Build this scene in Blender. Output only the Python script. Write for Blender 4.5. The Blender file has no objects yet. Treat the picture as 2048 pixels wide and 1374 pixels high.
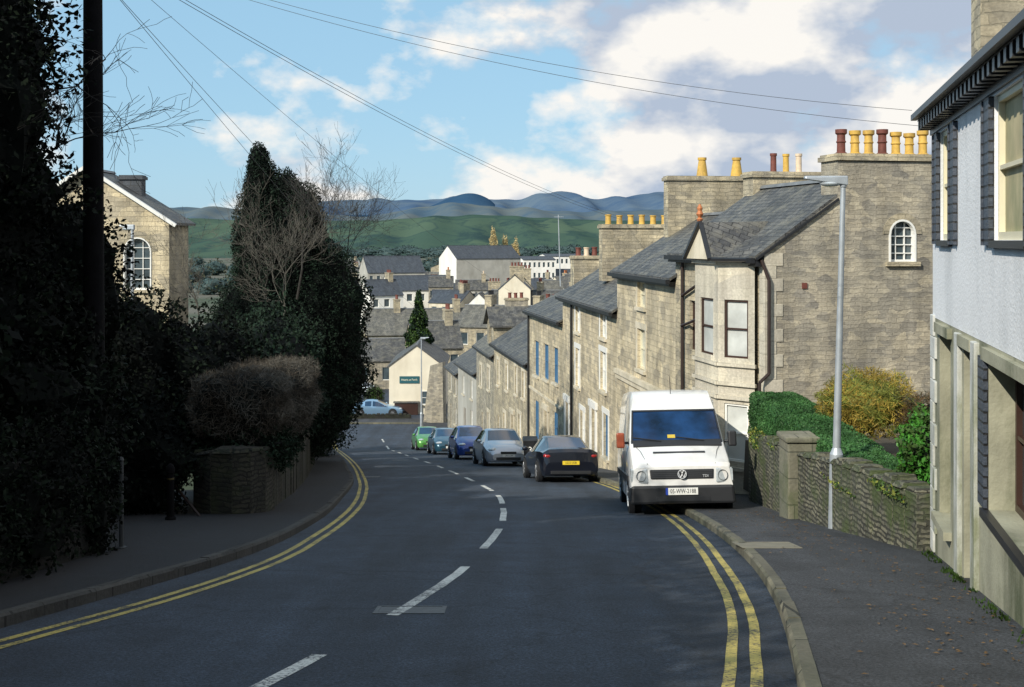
import bpy, bmesh, math, random
import numpy as np
from mathutils import Vector, Matrix
R=random.Random(7)
scene=bpy.context.scene
COL=scene.collection
V=Vector
# ------------------------------------------------------------------ materials
def newmat(name):
    m=bpy.data.materials.new(name); m.use_nodes=True
    t=m.node_tree; return m,t,t.nodes['Principled BSDF']
def N(t,typ,**k):
    n=t.nodes.new(typ)
    for a,b in k.items():
        if a in n.inputs: n.inputs[a].default_value=b
        else: setattr(n,a,b)
    return n
def c4(c): return (c[0],c[1],c[2],1)
def mixn(t,kind,fac,a,b):
    n=t.nodes.new('ShaderNodeMixRGB'); n.blend_type=kind
    for sock,val in ((n.inputs[0],fac),(n.inputs[1],a),(n.inputs[2],b)):
        if isinstance(val,bpy.types.NodeSocket): t.links.new(val,sock)
        elif isinstance(val,(int,float)): sock.default_value=val
        else: sock.default_value=c4(val)
    return n.outputs[0]
def ramp(t,src,a,b,ca=(0,0,0),cb=(1,1,1)):
    r=t.nodes.new('ShaderNodeValToRGB'); r.color_ramp.elements[0].position=a; r.color_ramp.elements[1].position=b
    r.color_ramp.elements[0].color=c4(ca); r.color_ramp.elements[1].color=c4(cb)
    t.links.new(src,r.inputs[0]); return r.outputs[0]
def noisen(t,vec,scale,detail=4,rough=.55):
    n=N(t,'ShaderNodeTexNoise'); n.inputs['Scale'].default_value=scale; n.inputs['Detail'].default_value=detail
    n.inputs['Roughness'].default_value=rough
    if vec is not None: t.links.new(vec,n.inputs['Vector'])
    return n
def bump(t,b,h,strength,dist=.02):
    n=t.nodes.new('ShaderNodeBump'); n.inputs['Strength'].default_value=strength; n.inputs['Distance'].default_value=dist
    t.links.new(h,n.inputs['Height']); t.links.new(n.outputs[0],b.inputs['Normal'])
def plain(name,col,rough=.6,metal=0,var=.25,scale=3,bmp=0,dirt=None,coat=0,spec=None,fine=40,dr=(.47,.66)):
    m,t,b=newmat(name)
    tc=N(t,'ShaderNodeTexCoord').outputs['Object']
    n=noisen(t,tc,scale,6)
    lo=[max(0,c*(1-var)) for c in col]; hi=[min(1,c*(1+var*.6)) for c in col]
    c=ramp(t,n.outputs[0],.3,.7,lo,hi)
    if dirt:
        mp=N(t,'ShaderNodeMapping'); mp.inputs['Scale'].default_value=(1,1,.35); t.links.new(tc,mp.inputs[0])
        n2=noisen(t,mp.outputs[0],scale*.6,7,.65); f=ramp(t,n2.outputs[0],dr[0],dr[1])
        c=mixn(t,'MIX',f,c,dirt)
    t.links.new(c,b.inputs['Base Color'])
    b.inputs['Roughness'].default_value=rough; b.inputs['Metallic'].default_value=metal
    b.inputs['Coat Weight'].default_value=coat
    if spec is not None: b.inputs['Specular IOR Level'].default_value=spec
    if bmp:
        n3=noisen(t,tc,fine,3); bump(t,b,n3.outputs[0],bmp,.01)
    return m
def stone(name,c1,c2,mortar,bw,bh,msize=.012,distort=.08,stain=(.09,.085,.07),stainamt=.5,bmp=.6,rough=.9,green=0,vcon=.5,light=None):
    m,t,b=newmat(name)
    uv=N(t,'ShaderNodeTexCoord').outputs['UV']
    nd=noisen(t,uv,2.6,4)
    s=t.nodes.new('ShaderNodeVectorMath'); s.operation='SUBTRACT'; t.links.new(nd.outputs['Color'],s.inputs[0]); s.inputs[1].default_value=(.5,.5,.5)
    ma=t.nodes.new('ShaderNodeVectorMath'); ma.operation='MULTIPLY_ADD'; t.links.new(s.outputs[0],ma.inputs[0]); ma.inputs[1].default_value=(distort*2,distort,0); t.links.new(uv,ma.inputs[2])
    br=N(t,'ShaderNodeTexBrick'); t.links.new(ma.outputs[0],br.inputs['Vector'])
    br.offset=.5; br.squash=1.35; br.squash_frequency=3; br.offset_frequency=2
    br.inputs['Scale'].default_value=1; br.inputs['Brick Width'].default_value=bw; br.inputs['Row Height'].default_value=bh
    br.inputs['Mortar Size'].default_value=msize; br.inputs['Mortar Smooth'].default_value=.3; br.inputs['Bias'].default_value=-.1
    br.inputs['Color1'].default_value=c4(c1); br.inputs['Color2'].default_value=c4(c2); br.inputs['Mortar'].default_value=c4(mortar)
    vm=N(t,'ShaderNodeMapping'); vm.inputs['Scale'].default_value=(1,bw/bh*.6,1); t.links.new(ma.outputs[0],vm.inputs[0])
    vo=N(t,'ShaderNodeTexVoronoi'); t.links.new(vm.outputs[0],vo.inputs['Vector']); vo.inputs['Scale'].default_value=.9/bw
    c=mixn(t,'MULTIPLY',vcon,br.outputs['Color'],ramp(t,vo.outputs['Color'],.1,.9,(.42,.42,.46),(1.4,1.32,1.15)))
    n=noisen(t,uv,.55,7,.6)
    c=mixn(t,'MIX',ramp(t,n.outputs[0],.42,.68,(0,0,0),(stainamt,)*3),c,stain)
    if light:
        n9=noisen(t,uv,1.1,8,.75); c=mixn(t,'MIX',ramp(t,n9.outputs[0],.50,.62,(0,0,0),(.7,.7,.7)),c,light)
    mp=N(t,'ShaderNodeMapping'); mp.inputs['Scale'].default_value=(2.6,.3,1); t.links.new(uv,mp.inputs[0]); ns=noisen(t,mp.outputs[0],.9,5,.6)
    c=mixn(t,'MULTIPLY',.55,c,ramp(t,ns.outputs[0],.35,.6,(.55,.54,.52),(1.08,1.08,1.08)))
    f=noisen(t,uv,18,5); c=mixn(t,'MULTIPLY',.6,c,ramp(t,f.outputs[0],.25,.75,(.6,.6,.6),(1.3,1.3,1.3)))
    if green:
        g=noisen(t,uv,1.3,6,.7); c=mixn(t,'MIX',ramp(t,g.outputs[0],.48,.62,(0,0,0),(green,)*3),c,(.055,.078,.022))
    t.links.new(c,b.inputs['Base Color']); b.inputs['Roughness'].default_value=rough
    inv=N(t,'ShaderNodeMath'); inv.operation='SUBTRACT'; inv.inputs[0].default_value=1; t.links.new(br.outputs['Fac'],inv.inputs[1])
    ad=N(t,'ShaderNodeMath'); ad.operation='MULTIPLY_ADD'; t.links.new(f.outputs[0],ad.inputs[0]); ad.inputs[1].default_value=.6; t.links.new(inv.outputs[0],ad.inputs[2])
    bump(t,b,ad.outputs[0],bmp,.03)
    return m
M={}
M['rubble']=stone('rubble_limestone',(.47,.435,.355),(.29,.27,.23),(.38,.35,.29),.27,.10,.014,.17,stain=(.19,.185,.16),stainamt=.5,vcon=.6)
M['rubble_dark']=stone('rubble_garden_wall',(.21,.205,.155),(.085,.085,.068),(.035,.035,.028),.22,.075,.018,.2,stain=(.10,.11,.085),green=.85,bmp=1.)
M['pier']=stone('squared_pier_stone',(.27,.255,.20),(.20,.19,.15),(.08,.08,.065),.6,.45,.012,.02,stain=(.12,.13,.09),stainamt=.6,green=.5,bmp=.5)
M['rubble_shade']=stone('rubble_shaded_wall',(.05,.047,.038),(.022,.022,.018),(.010,.010,.009),.22,.085,.018,.24,stain=(.014,.018,.012),stainamt=.7,green=.25,bmp=1.)  # darker rubble copy, shade on the left wall put into its colour
M['rubble_deep_shade']=stone('rubble_deep_shade_wall',(.010,.0095,.008),(.005,.005,.0045),(.003,.003,.003),.24,.10,.02,.28,stain=(.004,.005,.004),stainamt=.8,green=.05,bmp=1.)  # near-black rubble, the deep shade under the trees painted into the stone
M['ashlar']=stone('cream_coursed_stone',(.66,.585,.43),(.49,.435,.32),(.42,.37,.28),.40,.17,.010,.08,stain=(.27,.24,.18),stainamt=.6,vcon=.55)
M['ashlar2']=stone('buff_coursed_stone',(.56,.50,.37),(.38,.345,.265),(.35,.32,.24),.34,.13,.012,.12,stain=(.18,.165,.13),stainamt=.6,vcon=.6)
M['ashlar_grey']=stone('grey_coursed_stone',(.46,.43,.35),(.31,.29,.24),(.30,.28,.23),.34,.12,.012,.12,stain=(.16,.155,.13),stainamt=.6,vcon=.6)
M['baystone']=stone('pale_dressed_stone',(.62,.58,.48),(.54,.50,.42),(.44,.41,.34),.62,.29,.005,.012,stain=(.40,.37,.30),stainamt=.5,bmp=.2,vcon=.25)
M['slate']=stone('slate_roofing',(.125,.128,.13),(.060,.064,.070),(.022,.022,.025),.24,.15,.010,.04,stain=(.05,.052,.05),stainamt=.5,bmp=.6,rough=.6,light=(.19,.18,.145),vcon=.7)
M['slate_dark']=stone('dark_slate_roofing',(.06,.075,.10),(.04,.05,.068),(.03,.03,.032),.3,.22,.01,.02,stain=(.06,.07,.08),stainamt=.3,bmp=.3,rough=.6)
M['slate_brown']=stone('lichen_slate_roofing',(.155,.155,.145),(.095,.10,.10),(.03,.03,.028),.26,.18,.01,.02,stain=(.14,.135,.10),stainamt=.4,bmp=.3,rough=.7,light=(.20,.195,.165))
M['cream']=plain('cream_masonry',(.62,.56,.44),.85,0,.15,1.5,.2,dirt=(.42,.38,.28))
M['cream_pale']=plain('pale_cream_render',(.72,.66,.53),.85,0,.1,.6,.2,dirt=(.58,.52,.40))
M['render_white']=plain('white_roughcast',(.75,.765,.80),.9,0,.06,1.2,1.,dirt=(.58,.60,.63),fine=28)
M['render_stained']=plain('stained_plaster',(.34,.335,.25),.9,0,.3,1.6,.8,dirt=(.075,.09,.045),fine=22)
M['render_pale']=plain('pale_plaster',(.56,.57,.55),.85,0,.2,2.5,.6,dirt=(.20,.215,.14),dr=(.42,.60))
M['white']=plain('white_paint',(.8,.8,.77),.45,0,.06)
M['creampaint']=plain('cream_paint',(.70,.65,.48),.5,0,.08)
M['whitewall']=plain('white_wall_paint',(.80,.79,.75),.8,0,.08,.6,dirt=(.66,.65,.60))
M['greywall']=plain('grey_render',(.42,.41,.37),.85,0,.15,.6,dirt=(.30,.29,.25))
M['brown']=plain('dark_brown_paint',(.045,.022,.016),.4,0,.2)
M['black']=plain('black_paint',(.018,.019,.022),.4,0,.2)
M['wire']=plain('wire_insulation',(.06,.065,.07),.6,0,.2)
M['shutter']=stone('slatted_shutter',(.065,.08,.11),(.05,.065,.095),(.01,.01,.012),2.5,.1,.012,0,stainamt=.1,rough=.5,vcon=.2)
M['blue']=plain('blue_grey_paint',(.055,.155,.29),.5,0,.15)
M['glass']=plain('window_glass',(.06,.085,.10),.06,0,.5,1.2,spec=.8)
M['glass_pale']=plain('window_glass_with_blind',(.42,.44,.40),.12,0,.5,1.0,spec=.7)
M['net']=plain('window_with_net_curtain',(.55,.57,.55),.2,0,.3,1.4,spec=.6)
M['board']=plain('mildewed_blind',(.52,.46,.29),.7,0,.25,2,dirt=(.26,.27,.16),spec=.2)
M['iron']=plain('cast_iron',(.03,.017,.014),.5,0,.3)
M['lead']=plain('lead_flashing',(.16,.17,.18),.6,0,.3)
M['dull']=plain('dull_weathered_steel',(.04,.045,.05),.6,.1,.2,4)
M['pot_y']=plain('buff_clay',(.60,.38,.075),.7,0,.2,8,dirt=(.34,.22,.07))
M['pot_r']=plain('red_clay',(.15,.045,.032),.7,0,.3,8)
M['pot_o']=plain('orange_clay',(.45,.16,.06),.7,0,.3,8)
M['pot_c']=plain('cream_clay',(.65,.52,.38),.7,0,.2,8)
M['galv']=plain('galvanised_steel',(.42,.46,.50),.45,.35,.2,4)
M['timber']=plain('creosoted_timber',(.005,.005,.006),.9,0,.4,6,.5,spec=.1)
M['bark']=plain('bark',(.03,.026,.022),.9,0,.3,6,.5)
M['twig_black']=plain('dark_bare_twigs',(.015,.013,.012),.9,0,.3,3)
M['twig']=plain('bare_twigs',(.035,.033,.030),.9,0,.3,3)
M['twig_hedge']=plain('brown_hedge_twigs',(.055,.045,.033),.9,0,.4,3)
M['twig_pale']=plain('pale_bare_twigs',(.095,.088,.073),.9,0,.3,3)
M['rubber']=plain('tyre_rubber',(.015,.015,.016),.8,0,.2)
M['alloy']=plain('alloy_wheel',(.35,.36,.38),.35,.7,.1)
M['plastic']=plain('dark_plastic_trim',(.018,.019,.022),.5,0,.2)
M['carglass']=plain('car_glass',(.010,.035,.085),.04,0,.4,1.6,spec=.9,coat=.6)
M['vanglass']=plain('van_windscreen_glass',(.008,.034,.105),.05,0,.8,1.7,spec=.5)  # blue base colour stands in for the reflected sky
M['lamp']=plain('headlamp_glass',(.52,.57,.60),.08,.25,.3,14,spec=.9,coat=1)
M['red']=plain('red_lens',(.32,.012,.01),.15,0,.1,coat=1)
M['rust']=plain('primer_red_paint',(.32,.07,.03),.4,0,.2)
M['plate_w']=plain('white_plate',(.75,.75,.72),.4,0,.05)
M['plate_y']=plain('yellow_plate',(.75,.55,.04),.4,0,.05)
M['euro']=plain('blue_plate_band',(.02,.06,.4),.4,0,.05)
M['soil']=plain('soil',(.05,.042,.028),.95,0,.3,4,.5)
M['sign']=plain('teal_sign_board',(.02,.10,.12),.5,0,.1)
M['gold']=plain('pale_sign_lettering',(.75,.72,.55),.5,0,.1)
M['yband']=plain('yellow_reflective_band',(.55,.40,.05),.4,0,.1)
M['ydark']=plain('dark_yellow_band',(.06,.045,.01),.5,0,.2)  # band yellow at a much lower brightness
M['chrome']=plain('chrome',(.7,.72,.74),.15,1,.05)
M['emb']=plain('polished_emblem',(.7,.72,.74),.3,.3,.05)
M['cover']=plain('worn_iron_cover',(.10,.105,.11),.6,.2,.3,14,.8,fine=60)
M['covertan']=plain('concrete_cover',(.20,.185,.14),.9,0,.2,5,.5)
def paint(name,col,metal=0,dirt=None): return plain(name,col,.28,metal,.05,1.5,coat=.8,dirt=dirt)
def leafmat(name,col,var=.35,rough=.5):
    m,t,b=newmat(name); tc=N(t,'ShaderNodeTexCoord').outputs['Object']
    n=noisen(t,tc,1.1,4); n2=noisen(t,tc,9,2)
    c=ramp(t,n.outputs[0],.35,.65,[c*(1-var) for c in col],[c*(1+var) for c in col])
    c=mixn(t,'MULTIPLY',.7,c,ramp(t,n2.outputs[0],.3,.7,(.5,.5,.5),(1.4,1.4,1.4)))
    t.links.new(c,b.inputs['Base Color']); b.inputs['Roughness'].default_value=rough
    b.inputs['Specular IOR Level'].default_value=.12
    return m
M['leaf_deep_shade']=leafmat('deep_shade_toned_ivy_leaf',(.003,.0045,.004),rough=.8)  # leaf colour taken almost to black to paint in the left-hand shade
M['leaf_shade']=leafmat('shade_toned_ivy_leaf',(.006,.011,.006),rough=.8)  # lighter partner of the shade-darkened ivy colour
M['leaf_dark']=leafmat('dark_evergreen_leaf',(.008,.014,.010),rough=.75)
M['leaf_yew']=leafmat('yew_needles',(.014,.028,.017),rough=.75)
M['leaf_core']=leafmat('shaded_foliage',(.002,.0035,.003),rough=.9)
M['leaf_mid']=leafmat('mid_green_leaf',(.045,.085,.022))
M['leaf_bright']=leafmat('glossy_laurel_leaf',(.05,.17,.025),rough=.35)
M['leaf_box']=leafmat('box_hedge_leaf',(.035,.095,.03))
M['leaf_box2']=leafmat('box_hedge_new_leaf',(.05,.125,.04))
M['leaf_yellow']=leafmat('golden_shrub_leaf',(.34,.25,.05))
M['leaf_lime']=leafmat('yellow_green_shrub_leaf',(.17,.19,.04))
M['leaf_brown']=leafmat('dead_leaf',(.11,.07,.035))
M['leaf_grey']=leafmat('grey_green_winter_leaf',(.055,.06,.035))
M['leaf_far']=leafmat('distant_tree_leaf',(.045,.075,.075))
M['leaf_poplar']=leafmat('bare_poplar_twigs',(.50,.40,.20))
def asphalt(name,c,blue=1.0,speck=1.0):
    m,t,b=newmat(name); tc=N(t,'ShaderNodeTexCoord').outputs['Object']
    a=noisen(t,tc,.35,6,.65); f=noisen(t,tc,42,4,.8); w=noisen(t,tc,2.3,5,.6)
    mp=N(t,'ShaderNodeMapping'); mp.inputs['Scale'].default_value=(2.2,.12,1); t.links.new(tc,mp.inputs[0]); tr=noisen(t,mp.outputs[0],.8,4)
    c0=ramp(t,a.outputs[0],.3,.7,[x*.68 for x in c],[x*1.35 for x in c])
    c0=mixn(t,'MULTIPLY',.7,c0,ramp(t,tr.outputs[0],.35,.65,(.65,.65,.65),(1.35,1.35,1.35)))
    c0=mixn(t,'MULTIPLY',.7,c0,ramp(t,w.outputs[0],.3,.7,(.7,.7,.7),(1.25,1.25,1.25)))
    c0=mixn(t,'MULTIPLY',speck*.95,c0,ramp(t,f.outputs[0],.38,.72,(.3,.3,.3),(2.8,2.8,2.8)))
    vo=N(t,'ShaderNodeTexVoronoi'); vo.feature='DISTANCE_TO_EDGE'; vo.inputs['Scale'].default_value=.27
    nn=noisen(t,tc,1.6,5); vv=t.nodes.new('ShaderNodeVectorMath'); vv.operation='MULTIPLY_ADD'; t.links.new(nn.outputs['Color'],vv.inputs[0]); vv.inputs[1].default_value=(1.1,1.1,0); t.links.new(tc,vv.inputs[2]); t.links.new(vv.outputs[0],vo.inputs['Vector'])
    c0=mixn(t,'MULTIPLY',.6,c0,ramp(t,vo.outputs[0],.0,.01,(.3,.3,.3),(1,1,1)))
    t.links.new(c0,b.inputs['Base Color']); b.inputs['Roughness'].default_value=.82
    bump(t,b,f.outputs[0],.9,.014); return m
M['road']=asphalt('road_asphalt',(.023,.033,.050))
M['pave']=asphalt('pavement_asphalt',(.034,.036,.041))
M['pave_shade']=asphalt('shade_toned_pavement_asphalt',(.006,.0075,.011))  # pavement asphalt darkened to carry the left side's shade in its colour
M['kerb']=stone('kerb_stone',(.19,.18,.135),(.13,.125,.095),(.03,.03,.025),.9,3,.02,.02,stain=(.07,.08,.045),stainamt=.6)
M['kerb_shade']=stone('shade_toned_kerb_stone',(.055,.056,.056),(.035,.036,.036),(.015,.015,.015),.9,3,.02,.02,stain=(.022,.023,.022),stainamt=.6)  # kerb stone copy with shade painted into the tone
def worn(name,c,under=(.03,.034,.042)):
    m,t,b=newmat(name); tc=N(t,'ShaderNodeTexCoord').outputs['Object']
    a=noisen(t,tc,30,5,.75); w=noisen(t,tc,1.7,4); 
    f=mixn(t,'ADD',.5,a.outputs[0],w.outputs[0])
    t.links.new(mixn(t,'MIX',ramp(t,f,.72,.88),c,under),b.inputs['Base Color']); b.inputs['Roughness'].default_value=.7; return m
M['yline']=worn('yellow_road_paint',(.50,.40,.10))
M['wline']=worn('white_road_paint',(.66,.66,.62))
# ------------------------------------------------------------------ mesh builder
class Thing:
    def __init__(s,name,label,cat,loc=(0,0,0),mat=None,group=None):
        e=bpy.data.objects.new(name,None); COL.objects.link(e); e.empty_display_size=.3
        s.M=Matrix.Translation(V(loc)) if mat is None else mat
        e.matrix_basis=s.M; s.inv=s.M.inverted(); e['label']=label; e['category']=cat
        if group: e['group']=group
        s.e=e
def finish(ob,label=None,cat=None,kind=None,group=None):
    if label: ob['label']=label
    if cat: ob['category']=cat
    if kind: ob['kind']=kind
    if group: ob['group']=group
    return ob
class MB:
    def __init__(s): s.v=[];s.f=[];s.m=[]
    def poly(s,pts,m=0):
        i=len(s.v); s.v.extend([tuple(p) for p in pts]); s.f.append(tuple(range(i,i+len(pts)))); s.m.append(m)
    def hexa(s,p,m=0):
        i=len(s.v); s.v.extend([tuple(q) for q in p])
        for f in ((3,2,1,0),(4,5,6,7),(0,1,5,4),(1,2,6,5),(2,3,7,6),(3,0,4,7)):
            s.f.append(tuple(i+k for k in f)); s.m.append(m)
    def box(s,x0,x1,y0,y1,z0,z1,m=0):
        s.hexa([(x0,y0,z0),(x1,y0,z0),(x1,y1,z0),(x0,y1,z0),(x0,y0,z1),(x1,y0,z1),(x1,y1,z1),(x0,y1,z1)],m)
    def wbox(s,fr,a,b,o0,o1,z0,z1,m=0):
        p=lambda q,o,z: fr.P(q,o,z)
        s.hexa([p(a,o1,z0),p(a,o0,z0),p(b,o0,z0),p(b,o1,z0),p(a,o1,z1),p(a,o0,z1),p(b,o0,z1),p(b,o1,z1)],m)
    def tube(s,a,b,r0,r1=None,n=8,m=0,cap=True):
        r1=r0 if r1 is None else r1; a=V(a);b=V(b); d=(b-a)
        if d.length<1e-6:return
        d.normalize(); x=d.orthogonal().normalized(); y=d.cross(x); i=len(s.v)
        for c,r in((a,r0),(b,r1)):
            for k in range(n):
                t=2*math.pi*k/n; s.v.append(tuple(c+x*math.cos(t)*r+y*math.sin(t)*r))
        for k in range(n): s.f.append((i+k,i+(k+1)%n,i+n+(k+1)%n,i+n+k)); s.m.append(m)
        if cap:
            s.f.append(tuple(i+n-1-k for k in range(n))); s.m.append(m); s.f.append(tuple(i+n+k for k in range(n))); s.m.append(m)
    def lathe(s,c,prof,n=14,m=0,axis='z'):
        i=len(s.v)
        for r,z in prof:
            for k in range(n):
                t=2*math.pi*k/n; a,b=r*math.cos(t),r*math.sin(t)
                s.v.append((c[0]+a,c[1]+b,c[2]+z) if axis=='z' else (c[0]+z,c[1]+a,c[2]+b) if axis=='x' else (c[0]+a,c[1]+z,c[2]+b))
        for j in range(len(prof)-1):
            for k in range(n):
                s.f.append((i+j*n+k,i+j*n+(k+1)%n,i+(j+1)*n+(k+1)%n,i+(j+1)*n+k)); s.m.append(m)
        s.f.append(tuple(i+k for k in range(n))[::-1]); s.m.append(m)
        j=len(prof)-1; s.f.append(tuple(i+j*n+k for k in range(n))); s.m.append(m)
    def ell(s,c,r,m=0,n=12,k=8):
        prof=[(max(.001,math.sin(math.pi*j/k)),-math.cos(math.pi*j/k)) for j in range(k+1)]
        i0=len(s.v); s.lathe((0,0,0),prof,n,m)
        for q in range(i0,len(s.v)):
            x,y,z=s.v[q]; s.v[q]=(c[0]+x*r[0],c[1]+y*r[1],c[2]+z*r[2])
    def obj(s,name,parent=None,mats=('white',),smooth=False,angle=35,bevel=0,world=True,root=None,**k):
        me=bpy.data.meshes.new(name)
        vs=s.v
        if root is not None and world:
            inv=root.inv; vs=[tuple(inv@V(p)) for p in s.v]
        me.from_pydata(vs,[],s.f)
        for x in mats: me.materials.append(M[x] if isinstance(x,str) else x)
        if len(mats)>1: me.polygons.foreach_set('material_index',s.m)
        if s.f: autouv(me)
        if smooth:
            me.polygons.foreach_set('use_smooth',[True]*len(me.polygons)); me.set_sharp_from_angle(angle=math.radians(angle))
        me.update()
        ob=bpy.data.objects.new(name,me); COL.objects.link(ob)
        if root is not None: ob.parent=parent if parent is not None else root.e
        if bevel:
            b=ob.modifiers.new('bevel','BEVEL'); b.width=bevel; b.segments=2; b.limit_method='ANGLE'
        finish(ob,**k)
        return ob
def autouv(me):
    uv=me.uv_layers.new(name='UVMap'); Z=V((0,0,1)); vs=me.vertices; data=np.zeros(len(me.loops)*2)
    for p in me.polygons:
        n=p.normal
        if abs(n.z)>.985 or n.length<.1: t=V((1,0,0)); b=V((0,1,0))
        else:
            t=Z.cross(n).normalized(); b=n.cross(t)
        for li in p.loop_indices:
            co=vs[me.loops[li].vertex_index].co; data[2*li]=co.dot(t); data[2*li+1]=co.dot(b)
    uv.data.foreach_set('uv',data)
class Fr:
    def __init__(s,p0,p1):
        s.p=V((p0[0],p0[1],0)); d=V((p1[0]-p0[0],p1[1]-p0[1],0)); s.L=d.length; s.u=d.normalized(); s.n=V((-s.u.y,s.u.x,0))
    def P(s,a,o,z): q=s.p+s.u*a+s.n*o; return (q.x,q.y,z)
def clip(poly,lim):
    out=[]
    for i in range(len(poly)):
        a=poly[i]; b=poly[(i+1)%len(poly)]; fa=lim(a[0])-a[1]; fb=lim(b[0])-b[1]
        if fa>=0: out.append(a)
        if (fa>0 and fb<0) or (fa<0 and fb>0):
            t=fa/(fa-fb); out.append((a[0]+(b[0]-a[0])*t,a[1]+(b[1]-a[1])*t))
    return out
def panel(mb,fr,z0,z1,holes=(),depth=.16,rise=0,m=0,s0=0,s1=None,prof=None):
    L=fr.L if s1 is None else s1
    if rise and not prof: prof=[(0,z1),(L/2,z1+rise),(L,z1)]
    ss=sorted(set([s0,L]+[h[0] for h in holes]+[h[1] for h in holes]+([p[0] for p in prof] if prof else [])))
    zt=max(p[1] for p in prof) if prof else z1; zs=sorted(set([z0,zt]+[h[2] for h in holes]+[h[3] for h in holes]))
    for a,b in zip(ss,ss[1:]):
        if b-a<1e-5: continue
        if prof:
            la=float(np.interp(a+1e-6,[p[0] for p in prof],[p[1] for p in prof])); lb=float(np.interp(b-1e-6,[p[0] for p in prof],[p[1] for p in prof]))
            lim=lambda s:la+(lb-la)*(s-a)/(b-a)
        for c,d in zip(zs,zs[1:]):
            if d-c<1e-5: continue
            mx=(a+b)/2;mz=(c+d)/2
            if any(h[0]<mx<h[1] and h[2]<mz<h[3] for h in holes): continue
            pl=[(a,c),(a,d),(b,d),(b,c)]
            if prof: pl=clip(pl,lim)
            if len(pl)>=3: mb.poly([fr.P(s,0,z) for s,z in pl][::-1],m)
    for h in holes:
        a,b,c,d=h[:4]; q=fr.P
        mb.poly([q(a,0,c),q(a,0,d),q(a,-depth,d),q(a,-depth,c)],m); mb.poly([q(b,0,c),q(b,-depth,c),q(b,-depth,d),q(b,0,d)],m)
        mb.poly([q(a,0,d),q(b,0,d),q(b,-depth,d),q(a,-depth,d)],m); mb.poly([q(a,0,c),q(a,-depth,c),q(b,-depth,c),q(b,0,c)],m)
def window(root,fr,h,frame='white',pane='glass',depth=.16,sill='cream',bars=(1,1),surround=None,arch=False):
    a,b,c,d=h[:4]; t=.06 if b-a>.7 else .04; o0,o1=-depth+.005,-depth+.07
    mb=MB()
    mb.wbox(fr,a,a+t,o0,o1,c,d); mb.wbox(fr,b-t,b,o0,o1,c,d); mb.wbox(fr,a+t,b-t,o0,o1,d-t,d); mb.wbox(fr,a+t,b-t,o0,o1,c,c+t*1.2)
    bt=.02 if not arch else .012
    for i in range(bars[1]):
        z=c+(d-c)*(i+1)/(bars[1]+1); mb.wbox(fr,a+t,b-t,o0,o1-.006,z-bt,z+bt)
    for i in range(bars[0]):
        x=a+(b-a)*(i+1)/(bars[0]+1); mb.wbox(fr,x-.012,x+.012,o0,o1-.012,c+t*1.2,d-t)
    w=mb.obj('window',root=root,mats=(frame,))
    g=MB(); g.poly([fr.P(a,o0+.012,c),fr.P(b,o0+.012,c),fr.P(b,o0+.012,d),fr.P(a,o0+.012,d)][::-1]); g.obj('pane',w,(pane,),root=root)
    if sill:
        g=MB(); g.wbox(fr,a-.08,b+.08,-.02,.09,c-.1,c-.004); g.obj('sill',w,(sill,),root=root)
    if surround:
        g=MB(); g.wbox(fr,a-.14,a-.003,-.02,.025,c,d); g.wbox(fr,b+.003,b+.14,-.02,.025,c,d); g.wbox(fr,a-.2,b+.2,-.02,.03,d+.003,d+.2); g.obj('surround',w,(surround,),root=root)
    if arch:
        g=MB(); r=(b-a)/2; cx=(a+b)/2; zc=d-r; n=12
        for i in range(n):
            t0=math.pi*i/n; t1=math.pi*(i+1)/n
            p=lambda t,rr,o:fr.P(cx-rr*math.cos(t),o,zc+rr*math.sin(t))
            g.hexa([p(t0,r-.005,-.12),p(t0,r-.005,.02),p(t1,r-.005,.02),p(t1,r-.005,-.12),p(t0,r*1.43,-.12),p(t0,r*1.43,.02),p(t1,r*1.43,.02),p(t1,r*1.43,-.12)])
        g.obj('surround',w,('ashlar2',),root=root)
        g=MB()
        for i in range(n):
            t0=math.pi*i/n; t1=math.pi*(i+1)/n
            g.hexa([p(t0,r-.05,-.1),p(t0,r-.05,.03),p(t1,r-.05,.03),p(t1,r-.05,-.1),p(t0,r-.005,-.1),p(t0,r-.005,.03),p(t1,r-.005,.03),p(t1,r-.005,-.1)])
        g.wbox(fr,a,a+.045,-.1,.03,c,zc); g.wbox(fr,b-.045,b,-.1,.03,c,zc)
        g.obj('arch_head',w,(frame,),root=root)
    return w
def door(root,fr,h,mat='white',depth=.16,surround=None):
    a,b,c,d=h[:4]; mb=MB(); o0,o1=-depth+.005,-depth+.06
    mb.wbox(fr,a,b,o0,o1-.02,c,d)
    w=(b-a)
    for i in (0,1):
        for j in range(3):
            x0=a+.1+i*(w-.14)/2; mb.wbox(fr,x0,x0+(w-.3)/2,o1-.02,o1,c+.15+j*(d-c-.2)/3,c+.05+(j+1)*(d-c-.2)/3)
    dd=mb.obj('door',root=root,mats=(mat,))
    g=MB(); q=fr.P(a+.12,o1+.02,(c+d)/2-.1); g.ell(q,(.035,.035,.035)); g.obj('handle',dd,('chrome',),root=root,smooth=True)
    if surround:
        g=MB(); g.wbox(fr,a-.2,a-.003,-.02,.06,c,d); g.wbox(fr,b+.003,b+.2,-.02,.06,c,d); g.wbox(fr,a-.28,b+.28,-.02,.1,d+.003,d+.25); g.obj('surround',dd,(surround,),root=root)
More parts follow.
